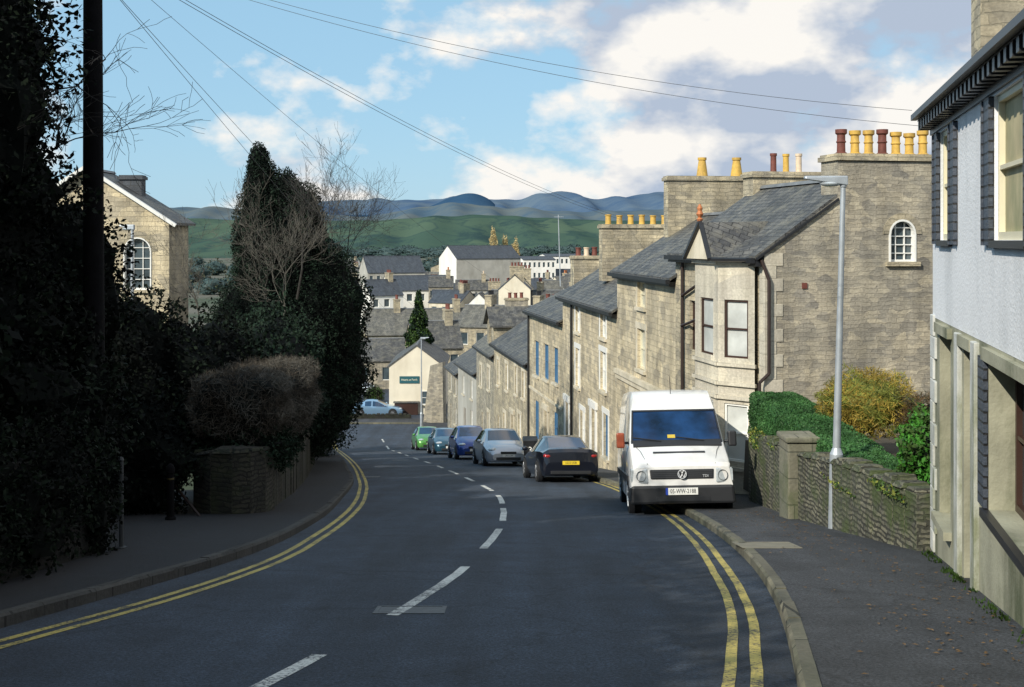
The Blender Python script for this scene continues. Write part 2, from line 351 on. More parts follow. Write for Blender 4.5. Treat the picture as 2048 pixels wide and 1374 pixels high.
def addpots(root,fr,c,z1,pots):
    for (s,o,h,r,pm,kind) in pots:
        h*=R.uniform(.93,1.07)
        g=MB(); q=fr.P(s,o,z1)
        if kind=='crown':
            pr=[(r*1.15,0),(r*1.15,.06*h),(r*.85,.1*h),(r*.8,.45*h),(r*1.0,.5*h),(r*.82,.56*h),(r*.8,.78*h),(r*1.15,.84*h),(r*1.15,h),(r*.8,h),(r*.8,h*.8)]
        elif kind=='taper': pr=[(r*1.3,0),(r*.8,h*.85),(r*1.0,h*.87),(r*1.0,h),(r*.7,h),(r*.7,h*.85)]
        else: pr=[(r*1.05,0),(r*.95,.1*h),(r*.9,.85*h),(r*1.1,.87*h),(r*1.1,h),(r*.8,h),(r*.8,h*.85)]
        g.lathe(q,pr,12); g.obj('chimney_pot',c,(pm,),root=root,smooth=True)
def chimney(root,fr,a,b,o0,o1,z0,z1,mat='rubble',pots=(),cop='ashlar2',copa=None):
    ca=a if copa is None else copa
    mb=MB(); mb.wbox(fr,a,b,o0,o1,z0,z1-.16); mb.wbox(fr,ca-.06,b+.06,o0-.06,o1+.06,z1-.16,z1-.05,1); mb.wbox(fr,ca-.02,b+.02,o0-.02,o1+.02,z1-.05,z1,1)
    c=mb.obj('chimney',root=root,mats=(mat,cop)); addpots(root,fr,c,z1,pots)
    return c
def roof(root,fr,L,depth,ze,rise,ov=.22,vo=.08,mat='slate',th=.09,ridge=True):
    mb=MB(); sl=rise/(depth/2); zr=ze+rise
    prof=[(ov,ze-ov*sl),(-depth/2,zr),(-depth-ov,ze-ov*sl)]
    lo=[(o,z+.004) for o,z in prof]; hi=[(o,z+th) for o,z in prof]
    for k in (0,1):
        (oa,za),(ob_,zb)=lo[k],lo[k+1]; (oc,zc),(od,zd)=hi[k],hi[k+1]
        P=fr.P; a,b=-vo,L+vo
        mb.hexa([P(a,oa,za),P(b,oa,za),P(b,ob_,zb),P(a,ob_,zb),P(a,oc,zc),P(b,oc,zc),P(b,od,zd),P(a,od,zd)])
    ob=mb.obj('roof',root=root,mats=(mat,))
    if ridge:
        g=MB(); P=fr.P; g.hexa([P(-vo,-depth/2+.12,zr+th-.03),P(-vo,-depth/2-.12,zr+th-.03),P(L+vo,-depth/2-.12,zr+th-.03),P(L+vo,-depth/2+.12,zr+th-.03),P(-vo,-depth/2+.05,zr+th+.06),P(-vo,-depth/2-.05,zr+th+.06),P(L+vo,-depth/2-.05,zr+th+.06),P(L+vo,-depth/2+.05,zr+th+.06)])
        g.obj('ridge_tiles',ob,('lead' if mat!='slate_dark' else mat,),root=root)
    return ob
def house(label,p0,p1,depth,zb,ze,rise,wins=(),doors=(),gwins=(),wall='ashlar',gable=None,rmat='slate',name='terraced_house',cat='house',gutter='black',ov=.22,frame='white',pane='glass',sill='cream',bars=(0,1),surround=None,vo=.08,group=None,garch=False,gprof=None):
    fr=Fr(p0,p1); L=fr.L
    root=Thing(name,label,cat,loc=(p0[0],p0[1],zb),group=group)
    mb=MB(); panel(mb,fr,zb,ze,list(wins)+list(doors))
    back0=fr.P(0,-depth,0); back1=fr.P(L,-depth,0)
    g0=Fr(back0[:2],p0[:2]); g1=Fr(p1[:2],back1[:2]); gb=Fr(back1[:2],back0[:2])
    gm=1 if gable else 0
    panel(mb,g0,zb,ze,gwins,rise=rise,m=gm,prof=gprof); panel(mb,g1,zb,ze,rise=rise,m=gm); panel(mb,gb,zb,ze,m=gm)
    mb.obj('wall',root=root,mats=(wall,gable) if gable else (wall,))
    roof(root,fr,L,depth,ze,rise,ov,vo,rmat)
    if gutter:
        g=MB(); z=ze-ov*rise/(depth/2); g.wbox(fr,-vo,L+vo,ov-.02,ov+.1,z-.07,z+.05); g.wbox(fr,0,L,.004,ov-.03,z-.14,z-.02); g.obj('gutter',root=root,mats=(gutter,))
    for w in wins:
        st=w[4] if len(w)>4 else {}
        kw=dict(frame=frame,pane=pane,sill=sill,bars=bars,surround=surround); kw.update(st); window(root,fr,w,**kw)
    for w in gwins:
        kw=dict(frame='white',pane='glass',sill='ashlar2',bars=(2,4),arch=garch); kw.update(w[4] if len(w)>4 else {}); window(root,g0,w,**kw)
    for w in doors:
        st=w[4] if len(w)>4 else {}; door(root,fr,w,**st)
    return root,fr,g0
# ------------------------------------------------------------------ terrain
TD=[-200,0,80,84,88,92,97,104,115,130,160,220,400,900,1500,2500]
TZ=[28.75,-1.75,-13.95,-14.3,-14.6,-14.8,-14.95,-15.05,-15.2,-16,-19,-25,-30,-32,-32,-30]
def g(y): return float(np.interp(y,TD,TZ))
LKD=[-15,6,10,12,15.5,21,28,36,43,58,72,80,85,87,88.5,89.5,90]
LKX=[-6.0,-4.7,-4.4,-4.05,-3.52,-3.45,-3.95,-4.75,-5.85,-8.2,-10.7,-12.2,-13.2,-14.2,-16,-20,-45]
RKD=[-15,3,8.3,10.8,14,18.4,22.3,28,36,50,65,80,90,94,97.5]
RKX=[-2.2,.9,1.96,2.42,2.86,3.19,3.3,3.2,2.55,.7,-1.9,-4.5,-6.3,-7.0,-7.4]
CLD=[2,8.3,10.9,14.6,16.7,19.7,23,26,29,33.6,38.2,44,50,57,71,83,90,96]
CLX=[-3.0,-1.6,-1.09,-.56,-.40,-.21,-.16,-.21,-.34,-.83,-1.45,-2.3,-3.2,-4.4,-6.7,-8.7,-9.8,-10.3]
LYD=[-10,9.6,11.6,15.1,18.8,23.6,31.6,40,47.7,68,87]
LYX=[-5.4,-4.02,-3.52,-3.02,-2.98,-3.16,-3.92,-5.05,-6.2,-9.6,-13.0]
RYD=[2,8.3,11.4,14.1,17.6,21.8,27,33,36.5]
RYX=[.05,1.60,2.16,2.46,2.76,2.95,2.95,2.72,2.45]
def sm(D,X):
    D=np.array(D,float);X=np.array(X,float); ys=np.arange(D[0],D[-1]+.01,.25)
    m=np.gradient(X,D); out=[]
    for y in ys:
        i=min(max(np.searchsorted(D,y)-1,0),len(D)-2); h=D[i+1]-D[i]; t=(y-D[i])/h
        out.append((2*t**3-3*t*t+1)*X[i]+(t**3-2*t*t+t)*h*m[i]+(-2*t**3+3*t*t)*X[i+1]+(t**3-t*t)*h*m[i+1])
    o=np.array(out); k=np.array([.06,.12,.2,.24,.2,.12,.06]); p=np.pad(o,3,mode='edge'); 
    o2=np.convolve(p,k,mode='valid'); o2[:3]=o[:3]; o2[-3:]=o[-3:]
    return lambda y: float(np.interp(y,ys,o2))
LK0=sm(LKD[:13],LKX[:13]); LK=lambda y: LK0(y) if y<85 else float(np.interp(y,LKD,LKX))
RK=sm(RKD,RKX); CL=sm(CLD,CLX); LY=sm(LYD,LYX); RY=sm(RYD,RYX)
def grid(name,xs,ys,zf,mat,kind='structure',smooth=True,**k):
    nx,ny=len(xs),len(ys); vs=[(x,y,zf(x,y)) for y in ys for x in xs]; f=[(j*nx+i,j*nx+i+1,(j+1)*nx+i+1,(j+1)*nx+i) for j in range(ny-1) for i in range(nx-1)]
    mb=MB(); mb.v=vs; mb.f=f; mb.m=[0]*len(f); return mb.obj(name,mats=(mat,),smooth=smooth,angle=80,kind=kind)
def gm():
    m,t,b=newmat('valley_ground'); tc=N(t,'ShaderNodeTexCoord').outputs['Object']
    a=noisen(t,tc,.02,6); c=ramp(t,a.outputs[0],.4,.6,(.035,.055,.025),(.10,.095,.075)); t.links.new(c,b.inputs['Base Color']); b.inputs['Roughness'].default_value=.95; return m
M['ground']=gm()
ys=sorted(set(list(np.arange(-60,160,2.))+list(np.arange(160,420,20.))+[500,700,900,1200,1500,2000,3000,5000,9000,16000]))
xs=sorted(set(list(np.arange(-60,61,6.))+[-15000,-7000,-3000,-1500,-700,-300,-120,120,300,700,1500,3000,7000,15000]))
grid('ground',xs,ys,lambda x,y:g(y)-.06,'ground')
def sheet(name,fl,frr,ys,dz,mat,n=6,skirt=0,**k):
    mb=MB()
    rows=[]
    for y in ys:
        a,b=fl(y),frr(y); rows.append([(a+(b-a)*i/n,y,g(y)+dz) for i in range(n+1)])
    nx=n+1; mb.v=[p for r in rows for p in r]
    mb.f=[(j*nx+i,j*nx+i+1,(j+1)*nx+i+1,(j+1)*nx+i) for j in range(len(rows)-1) for i in range(n)]; mb.m=[0]*len(mb.f)
    return mb.obj(name,mats=(mat,),kind='structure',**k)
ys=list(np.arange(-14,86,.5))+list(np.arange(86,97.6,.25))
sheet('road',lambda y:LK(y)-.02,lambda y:RK(y)+.02 if y<93 else RK(y)+(y-93)*3,ys,0,'road',10)
FAD=[-15,27,30,34,40,45,50,58,62,70,78,86,94,97]; FAX=[6.5,6.5,5.6,4.8,4.0,3.5,2.9,1.7,1.,-.2,-1.4,-2.8,-4.4,-5]
def FA(y): return float(np.interp(y,FAD,FAX))
sheet('pavement',lambda y:RK(y)+.12,lambda y:FA(y),list(np.arange(-14,97.6,.5)),.12,'pave',4)
LWD=[-15,26,30,40,60,86]; LWX=[-12,-12,-7,-7.2,-10.5,-16.5]
sheet('pavement',lambda y:float(np.interp(y,LWD,LWX)),lambda y:LK(y)-.12,list(np.arange(-14,85,.5)),.12,'pave_shade',4)
sheet('pavement',lambda y:-45,lambda y:-7.,list(np.arange(97.6,100,.4)),.12,'pave',6)
sheet('parking_area',lambda y:-45,lambda y:10.,list(np.arange(100.2,135,1.)),.02,'road',6)
def kerb(name,f,side,y0,y1,mat):
    mb=MB(); y=y0
    while y<y1:
        L=.9; a,b=y+.006,min(y+L,y1)
        def q(y,o,z): return (f(y)+side*o,y,g(y)+z)
        jz=R.uniform(-.006,.006)
        pr=[(0,-.05),(0,.095),(.025,.125+jz),(.125,.125+jz),(.125,-.05)]
        A=[q(a,o,z) for o,z in pr]; B=[q(b,o,z) for o,z in pr]
        for i in range(4):
            mb.poly([A[i],A[i+1],B[i+1],B[i]] if side>0 else [A[i],B[i],B[i+1],A[i+1]])
        mb.poly(A); mb.poly(B[::-1]); y+=L
    return mb.obj(name,mats=(mat,),kind='structure')
kerb('kerb',RK,1,-8,97,'kerb'); kerb('kerb',LK,-1,-8,85,'kerb_shade')
mb=MB(); mb.box(-45,-7,97.5,97.62,g(97.5)-.05,g(97.5)+.13); mb.obj('kerb',mats=('kerb',),kind='structure')
def stripe(f,off,w,y0,y1,mat,name='road_marking',step=.5,dz=.005):
    mb=MB(); ys=list(np.arange(y0,y1,step))+[y1]; 
    if len(ys)>1 and ys[-1]-ys[-2]<.05: ys.pop(-2)
    rows=[]
    for y in ys:
        t=V((f(y+.1)-f(y-.1),.2)).normalized(); n=V((t.y,-t.x)); c=V((f(y),y))
        j=R.uniform(-.006,.006)
        a=c+n*(off-w/2+j); b=c+n*(off+w/2+j); rows.append(((a.x,a.y,g(a.y)+dz),(b.x,b.y,g(b.y)+dz)))
    for r0,r1 in zip(rows,rows[1:]): mb.poly([r0[0],r0[1],r1[1],r1[0]])
    return mb.obj(name,mats=(mat,),kind='structure')
stripe(LY,-.09,.085,2,86,'yline'); stripe(LY,.09,.085,2,86,'yline')
stripe(RY,-.09,.085,3,36.3,'yline'); stripe(RY,.09,.085,3,36.3,'yline')
for a,b in [(5.2,9.05),(10.9,14.6),(16.7,19.8),(21.4,24.6),(26,29),(30.9,33.6),(36,38.5),(41,44),(46.5,49),(52,54.6),(57.6,60.2),(63.4,66),(69,71.6),(74.6,77.2),(80,82.6),(85.5,88)]:
    stripe(CL,0,.12,a,b,'wline')
def cover(label,x0,x1,y0,y1,dz,mat,sk=0):
    mb=MB()
    mb.poly([(x0,y0,g(y0)+dz),(x1,y0,g(y0)+dz),(x1+sk,y1,g(y1)+dz),(x0+sk,y1,g(y1)+dz)])
    w=.04
    for a,b,c,d in ((x0,x0+w,y0,y1),(x1-w,x1,y0,y1),(x0+w,x1-w,y0,y0+w),(x0+w,x1-w,y1-w,y1)):
        mb.hexa([(a,c,g(c)+dz-.003),(b,c,g(c)+dz-.003),(b,d,g(d)+dz-.003),(a,d,g(d)+dz-.003),(a,c,g(c)+dz+.004),(b,c,g(c)+dz+.004),(b,d,g(d)+dz+.004),(a,d,g(d)+dz+.004)])
    mb.obj('manhole_cover',mats=(mat,),label=label,cat='manhole cover')
cover('rectangular worn iron manhole cover in the road',-1.28,-.62,11.0,11.45,.003,'cover')
cover('rectangular concrete utility cover set in the pavement',3.0,3.78,15.6,16.4,.124,'covertan')
cover('small iron cover in the road by the yellow lines',-4.9,-4.3,38.5,39.3,.003,'cover')
cover('iron manhole cover in the road near the bend',-5.6,-4.9,56,57,.003,'cover')
# ------------------------------------------------------------------ hills
def hillmat(name,a,b,fields=False,sc=.0015):
    m,t,bs=newmat(name); tc=N(t,'ShaderNodeTexCoord').outputs['Object']
    n=noisen(t,tc,sc,8,.65); c=ramp(t,n.outputs[0],.38,.60,a,b)
    if fields:
        nd=noisen(t,tc,.002,3); va=t.nodes.new('ShaderNodeVectorMath'); va.operation='MULTIPLY_ADD'; t.links.new(nd.outputs['Color'],va.inputs[0]); va.inputs[1].default_value=(300,500,0); t.links.new(tc,va.inputs[2])
        mp=N(t,'ShaderNodeMapping'); mp.inputs['Scale'].default_value=(1,.30,.0); t.links.new(va.outputs[0],mp.inputs[0])
        vo=N(t,'ShaderNodeTexVoronoi'); t.links.new(mp.outputs[0],vo.inputs['Vector']); vo.inputs['Scale'].default_value=.0075
        ve=N(t,'ShaderNodeTexVoronoi'); ve.feature='DISTANCE_TO_EDGE'; t.links.new(mp.outputs[0],ve.inputs['Vector']); ve.inputs['Scale'].default_value=.0075
        c=mixn(t,'MIX',.7,c,ramp(t,vo.outputs['Color'],.25,.75,(.045,.085,.07),(.085,.13,.09)))
        c=mixn(t,'MIX',ramp(t,ve.outputs[0],.0,.06,(.5,.5,.5),(0,0,0)),c,(.030,.058,.062))
        mp2=N(t,'ShaderNodeMapping'); mp2.inputs['Scale'].default_value=(1,.35,.0); t.links.new(tc,mp2.inputs[0])
        n2=noisen(t,mp2.outputs[0],.007,8,.8); c=mixn(t,'MIX',ramp(t,n2.outputs[0],.50,.60,(0,0,0),(.8,.8,.8)),c,(.030,.057,.062))
    t.links.new(c,bs.inputs['Base Color']); bs.inputs['Roughness'].default_value=1; bs.inputs['Specular IOR Level'].default_value=0; return m
M['fell']=hillmat('haze_blue_fell',(.045,.09,.17),(.105,.15,.20),sc=.0014)  # distance haze is painted into the blue of these fell colours
M['fell2']=hillmat('haze_toned_brown_fell',(.055,.10,.15),(.12,.145,.15),sc=.0018)
M['fell3']=hillmat('haze_toned_pine_fell',(.026,.065,.125),(.04,.085,.145),sc=.002)
M['fields']=hillmat('haze_toned_green_fields',(.045,.08,.068),(.07,.11,.08),True)  # greens blended bluish so the colour itself holds the haze
def hill(name,D,foot,prof,mat,nz=14,rough=.06,seed=0):
    P=np.array(prof,float); px=np.linspace(P[0,0],P[-1,0],900); hh=np.interp(px,P[:,0],P[:,1])
    k=np.ones(9)/9; hh=np.convolve(np.pad(hh,4,mode='edge'),k,mode='valid'); X0=px*D/2400; H=hh
    xs=np.arange(X0[0],X0[-1]+1,D*.003)
    def zf(x,y):
        h=float(np.interp(x,X0,H)); t=(y-foot)/(D-foot)
        if t<=1: f=.5-.5*math.cos(math.pi*max(0,t))
        else: f=max(0,1-(t-1)*1.5)
        e=math.sin(math.pi*min(1,max(0,t)))
        n=math.sin(x*6.3/(D*.10)+seed+t*2)*math.sin(t*5+x*6.3/(D*.17))*rough*e+math.sin(x*6.3/(D*.031)+seed+t*4)*rough*.5*e
        w=rough*.05*math.sin(x*6.3/(D*.021)+seed*3)
        return -32+(h+32)*(f+n+w*f)
    ys=list(np.linspace(foot,D,nz))+[D*1.2,D*1.6]
    return grid(name,list(xs),ys,zf,mat)
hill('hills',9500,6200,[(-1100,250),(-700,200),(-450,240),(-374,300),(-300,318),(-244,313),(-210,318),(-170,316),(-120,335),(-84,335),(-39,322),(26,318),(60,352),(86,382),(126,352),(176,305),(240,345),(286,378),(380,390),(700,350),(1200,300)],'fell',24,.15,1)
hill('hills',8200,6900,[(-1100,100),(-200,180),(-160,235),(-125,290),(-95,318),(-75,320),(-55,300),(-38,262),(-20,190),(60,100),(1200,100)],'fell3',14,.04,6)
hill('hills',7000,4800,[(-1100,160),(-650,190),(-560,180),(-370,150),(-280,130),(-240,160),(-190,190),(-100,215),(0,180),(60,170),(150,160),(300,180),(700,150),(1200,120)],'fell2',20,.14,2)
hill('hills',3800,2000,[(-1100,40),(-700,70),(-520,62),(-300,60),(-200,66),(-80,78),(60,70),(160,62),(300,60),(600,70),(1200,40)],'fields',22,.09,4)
# ------------------------------------------------------------------ foliage
def blobfoliage(blobs,n,size,seed,aspect=.55,shell=(.62,1.06),lump=.22,core=.8,nm=2,lumpf=2.2,boxy=0):
    rs=np.random.RandomState(seed); B=np.array(blobs,float); w=(B[:,3]*B[:,4]+B[:,4]*B[:,5]+B[:,3]*B[:,5]); w/=w.sum()
    k=rs.choice(len(B),n,p=w); d=rs.normal(size=(n,3)); d/=np.linalg.norm(d,axis=1)[:,None]
    dn=d.copy()
    if boxy: d=d/((np.abs(d)**boxy).sum(1)**(1/boxy))[:,None]
    b=B[k]; q=d*lumpf+b[:,:3]*1.3
    lf=np.sin(q[:,0]*2.1+1.3*q[:,1])*np.sin(q[:,1]*2.3+.7*q[:,2])+np.sin(q[:,2]*3.1+q[:,0]*1.9)*.7+.5*np.sin(q[:,0]*5.3+q[:,2]*4.1)
    r=rs.uniform(0,1,n)**.6*(shell[1]-shell[0])+shell[0]; r*=1+lump*lf*.6
    c=b[:,:3]+d*b[:,3:6]*r[:,None]
    a=rs.normal(size=(n,3)); a=a+dn*.5; a/=np.linalg.norm(a,axis=1)[:,None]
    o=np.cross(a,rs.normal(size=(n,3))); o/=np.linalg.norm(o,axis=1)[:,None]
    s=size*rs.uniform(.6,1.5,n)[:,None]
    P=np.stack([c-a*s*.5,c+o*s*aspect*.5,c+a*s*.5,c-o*s*aspect*.5],1).reshape(-1,3)
    F=np.arange(n*4).reshape(n,4)
    mi=((lf+rs.normal(0,.7,n))>.4).astype(int) if nm>1 else np.zeros(n,int)
    vs=P; cf=[];cv=[]
    if core:
        base=n*4
        for bb in B:
            bm=bmesh.new(); bmesh.ops.create_icosphere(bm,subdivisions=3,radius=1)
            for v in bm.verts:
                dd=v.co.copy()
                if boxy: dd=dd/((abs(dd.x)**boxy+abs(dd.y)**boxy+abs(dd.z)**boxy)**(1/boxy))
                qq=np.array(dd)*lumpf+bb[:3]*1.3
                l=math.sin(qq[0]*2.1+1.3*qq[1])*math.sin(qq[1]*2.3+.7*qq[2])+math.sin(qq[2]*3.1+qq[0]*1.9)*.7
                rr=core*(1+lump*l*.6); cv.append((bb[0]+dd.x*bb[3]*rr,bb[1]+dd.y*bb[4]*rr,bb[2]+dd.z*bb[5]*rr))
            bm.faces.ensure_lookup_table()
            for f in bm.faces: cf.append([base+v.index for v in f.verts])
            base+=len(bm.verts); bm.free()
    return vs,F,mi,cv,cf
def fol_obj(name,blobs,n,size,mats,seed=1,root=None,parent=None,core_mat='leaf_core',kw={},**k):
    vs,F,mi,cv,cf=blobfoliage(blobs,n,size,seed,**kw)
    allv=[tuple(x) for x in vs]+cv
    if root is not None: allv=[tuple(root.inv@V(p)) for p in allv]
    me=bpy.data.meshes.new(name); me.from_pydata(allv,[],F.tolist()+cf)
    for x in list(mats)+[core_mat]: me.materials.append(M[x])
    if len(mats)==1: mi=mi*0
    me.polygons.foreach_set('material_index',list(mi)+[len(mats)]*len(cf)); me.update()
    ob=bpy.data.objects.new(name,me); COL.objects.link(ob)
    if root is not None: ob.parent=parent or root.e
    return finish(ob,**k)
def grow(mb,p,d,L,r,depth,rs,up=.12,spread=.55,minr=.004,kids=(2,4),jit=.22):
    nseg=3; pts=[p]; dirs=[d]
    for i in range(nseg):
        d=(d+V((rs.gauss(0,jit),rs.gauss(0,jit),rs.gauss(0,jit*.6)+up))).normalized(); q=pts[-1]+d*L/nseg
        r0=r*(1-.45*i/nseg); r1=r*(1-.45*(i+1)/nseg)
        mb.tube(pts[-1],q,max(r0,minr),max(r1,minr),4 if r<.03 else 6,cap=False); pts.append(q); dirs.append(d)
    if depth<=0: return
    for i in range(rs.randint(*kids)):
        k=rs.randint(1,nseg); nd=(dirs[k]+V((rs.gauss(0,spread),rs.gauss(0,spread),rs.gauss(0,spread)))).normalized()
        grow(mb,pts[k],nd,L*rs.uniform(.55,.85),r*.5,depth-1,rs,up,spread,minr,kids,jit)
    grow(mb,pts[-1],dirs[-1],L*.8,r*.55,depth-1,rs,up,spread,minr,kids,jit)
def tree(label,base,trunk_h,r,blobs,n,size,mats,seed,name='tree',kw={}):
    root=Thing(name,label,'tree',loc=base); mb=MB(); rs=random.Random(seed); b=V(base)
    top=b+V((rs.uniform(-.2,.2),rs.uniform(-.2,.2),trunk_h)); mid=(b+top)/2+V((.1,.05,0))
    mb.tube(b-V((0,0,.3)),mid,r,r*.75,10,cap=False); mb.tube(mid,top,r*.75,r*.35,10,cap=False)
    for bb in blobs:
        a=b.lerp(top,rs.uniform(.4,.9)); mb.tube(a,V(bb[:3]),r*.35,r*.1,6,cap=False)
    mb.obj('trunk',root=root,mats=('bark',),smooth=True)
    fol_obj('crown',blobs,n,size,mats,seed,root=root,kw=kw)
    return root
def baretree(label,base,d,L,r,depth,seed,mat='twig',name='bare_tree',stems=1,**kw):
    root=Thing(name,label,'tree',loc=base); rs=random.Random(seed); t=MB(); b=V(base)
    t.tube(b-V((0,0,.3)),b+V(d)*L*.5,r,r*.8,8,cap=False); t.obj('trunk',root=root,mats=('bark',),smooth=True)
    mb=MB()
    for i in range(stems):
        dd=(V(d)+V((rs.gauss(0,.35),rs.gauss(0,.35),0))*(1 if stems>1 else 0)).normalized()
        grow(mb,b+V(d)*L*.5,dd,L,r*.75,depth,rs,**kw)
    mb.obj('crown',root=root,mats=(mat,)); return root
DK=['leaf_deep_shade','leaf_shade']
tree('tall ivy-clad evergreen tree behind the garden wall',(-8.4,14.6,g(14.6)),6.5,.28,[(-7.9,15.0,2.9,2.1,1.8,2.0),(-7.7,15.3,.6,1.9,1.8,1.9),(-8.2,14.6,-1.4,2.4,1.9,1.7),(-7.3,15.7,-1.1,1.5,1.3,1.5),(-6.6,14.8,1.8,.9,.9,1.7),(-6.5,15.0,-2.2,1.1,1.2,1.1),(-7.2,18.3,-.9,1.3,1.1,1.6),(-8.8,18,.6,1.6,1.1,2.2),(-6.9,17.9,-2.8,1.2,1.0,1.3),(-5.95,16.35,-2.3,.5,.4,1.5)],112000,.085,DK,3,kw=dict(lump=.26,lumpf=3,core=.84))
tree('unseen tree added at the left to shade the road',(-8.2,8.5,g(8.5)),6.5,.2,[(-8.0,9.5,2.2,2.3,2.6,3.4),(-8.1,6.,2.4,2.4,2.4,3.4),(-8.4,2,3.0,2.6,2.8,3.6),(-7.,11.8,-.8,1.6,2.0,1.8)],24000,.15,DK,4)  # out-of-view tree, added and sized to throw shade across the road
tree('unseen tree added behind the camera for its shade',(-9.5,-3,g(-3)),6,.2,[(-9,-2,3.,3,3,4),(-9.6,-6.5,3.8,3,3,4),(-9.3,-12,4.4,3,3.2,4)],10000,.2,DK,5)  # stands behind the camera, put in only to block sun from the left
def bush(label,blobs,n,size,mats,seed,name='shrub',cat='shrub',kw={},core='leaf_core'):
    root=Thing(name,label,cat,loc=(blobs[0][0],blobs[0][1],blobs[0][2]-blobs[0][5])); rs=random.Random(seed)
    mb=MB(); b=V(root.e.location)
    for bb in blobs:
        for i in range(3):
            mb.tube(b,(bb[0]+rs.uniform(-.4,.4)*bb[3],bb[1]+rs.uniform(-.3,.3)*bb[4],bb[2]+bb[5]*.3),.03,.01,5,cap=False)
    mb.obj('trunk',root=root,mats=('bark',)); fol_obj('crown',blobs,n,size,mats,seed,root=root,kw=kw,core_mat=core); return root
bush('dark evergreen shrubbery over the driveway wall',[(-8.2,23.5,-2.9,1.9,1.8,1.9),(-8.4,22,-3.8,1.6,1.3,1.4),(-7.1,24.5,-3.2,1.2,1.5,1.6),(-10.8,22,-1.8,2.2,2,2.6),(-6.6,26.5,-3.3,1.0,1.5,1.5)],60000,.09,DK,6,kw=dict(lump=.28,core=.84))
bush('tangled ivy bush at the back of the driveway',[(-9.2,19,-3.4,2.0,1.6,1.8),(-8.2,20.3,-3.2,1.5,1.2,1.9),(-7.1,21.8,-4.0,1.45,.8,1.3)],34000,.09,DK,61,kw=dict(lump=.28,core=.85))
bush('shade-coloured ivy cascading over the shaded pavement wall',[(-5.35,13.4,-2.85,.42,1.5,.72),(-5.35,10.5,-2.3,.42,2.0,.75),(-5.4,15.0,-3.3,.42,.5,.8),(-5.45,7,-1.7,.45,2.4,.7)],48000,.065,DK,62,name='ivy_hedge',cat='hedge',kw=dict(lump=.45,lumpf=5,core=.8))
bush('leafless brown flat-topped hedge growing on top of stone wall',[(-5.2,23.0,-3.15,.85,1.0,.62),(-5.15,25.2,-3.3,.95,1.6,.72)],26000,.20,['twig_hedge','twig_pale'],7,name='bare_hedge',cat='hedge',kw=dict(aspect=.04,lump=.10,core=.9,shell=(.88,1.06),boxy=3.5))
bush('low ivy growth beneath the bare hedge',[(-5.05,22.6,-3.9,.85,.75,.42),(-4.9,24.5,-4.1,.5,1.6,.55)],20000,.06,['leaf_shade','leaf_yew'],71,name='ivy',cat='ivy',kw=dict(lump=.35,lumpf=4))
bush('dark ivy hedge trailing down the stone wall',[(-6.3,31,-3.8,1.2,4.2,1.9),(-7.6,38,-4.8,1.5,4,2.2),(-6.0,27.5,-3.7,.9,1.5,1.3)],34000,.11,['leaf_dark','leaf_yew'],8,name='ivy_hedge',cat='hedge',kw=dict(lump=.25))
# yew
tree('tall dark columnar yew tree behind the wall',(-8.6,41,g(41)),9,.3,[(-8.65,41,2.3,.36,.4,1.0),(-8.57,41,1.2,.60,.65,1.7),(-8.5,41,-.1,1.0,.9,2.2),(-7.75,41,1.0,.65,.6,1.35),(-7.3,41.2,.0,.90,.9,1.9),(-7.95,41,-.9,1.45,1.3,2.5),(-7.3,41.4,-2.7,1.95,1.6,2.9),(-8.5,40.8,-3.6,1.7,1.6,2.5),(-7.9,41,-5.2,2.2,1.9,2.4)],160000,.085,['leaf_dark','leaf_yew'],9,name='yew_tree',kw=dict(lump=.10,shell=(.88,1.06),lumpf=7,core=.91,aspect=.4,boxy=2.2))
tree('broad ivy-covered tree overhanging the road edge',(-8.0,47,g(47)),6,.25,[(-7.4,46.5,-2.9,1.9,2.5,2.3),(-7.4,48,-5.2,1.7,2.5,2.0),(-8.6,52,-6.2,2.2,3,2.8),(-10.3,60,-8.6,1.8,4,2.6),(-13,72,-10.9,2,6,2.6)],70000,.115,['leaf_dark','leaf_yew'],10,kw=dict(lump=.18,core=.86))
for i,(x,y,z,L,dp,sd,mt,dx) in enumerate([(-6.6,41,-2.4,1.55,5,11,'twig',.15),(-9.8,38,-3.4,1.2,5,12,'twig_pale',-.1),(-6.1,43,-2.2,1.6,5,13,'twig',.2),(-7.0,36,-3.4,1.6,5,17,'twig_pale',.1),(-6.9,38.5,-1.6,1.3,5,31,'twig',.25)]):
    baretree('leafless tree with fine spreading twigs by the yew',(x,y,z),(dx,0,1),L,.04,dp,sd,mat=mt,spread=.6,up=.13,minr=.0035,kids=(2,4) if i in (0,3) else (2,3))
baretree('leafless tree leaning out past the telegraph pole',(-7.2,16.2,.2),(.7,.1,.7),1.0,.03,4,21,mat='twig_black',spread=.5,up=.01,minr=.003,kids=(2,3))
baretree('leafless sapling with drooping twigs above the wall',(-7.0,15.6,1.7),(.9,0,.35),.95,.025,4,22,mat='twig_black',spread=.5,up=-.03,minr=.003,kids=(2,3))
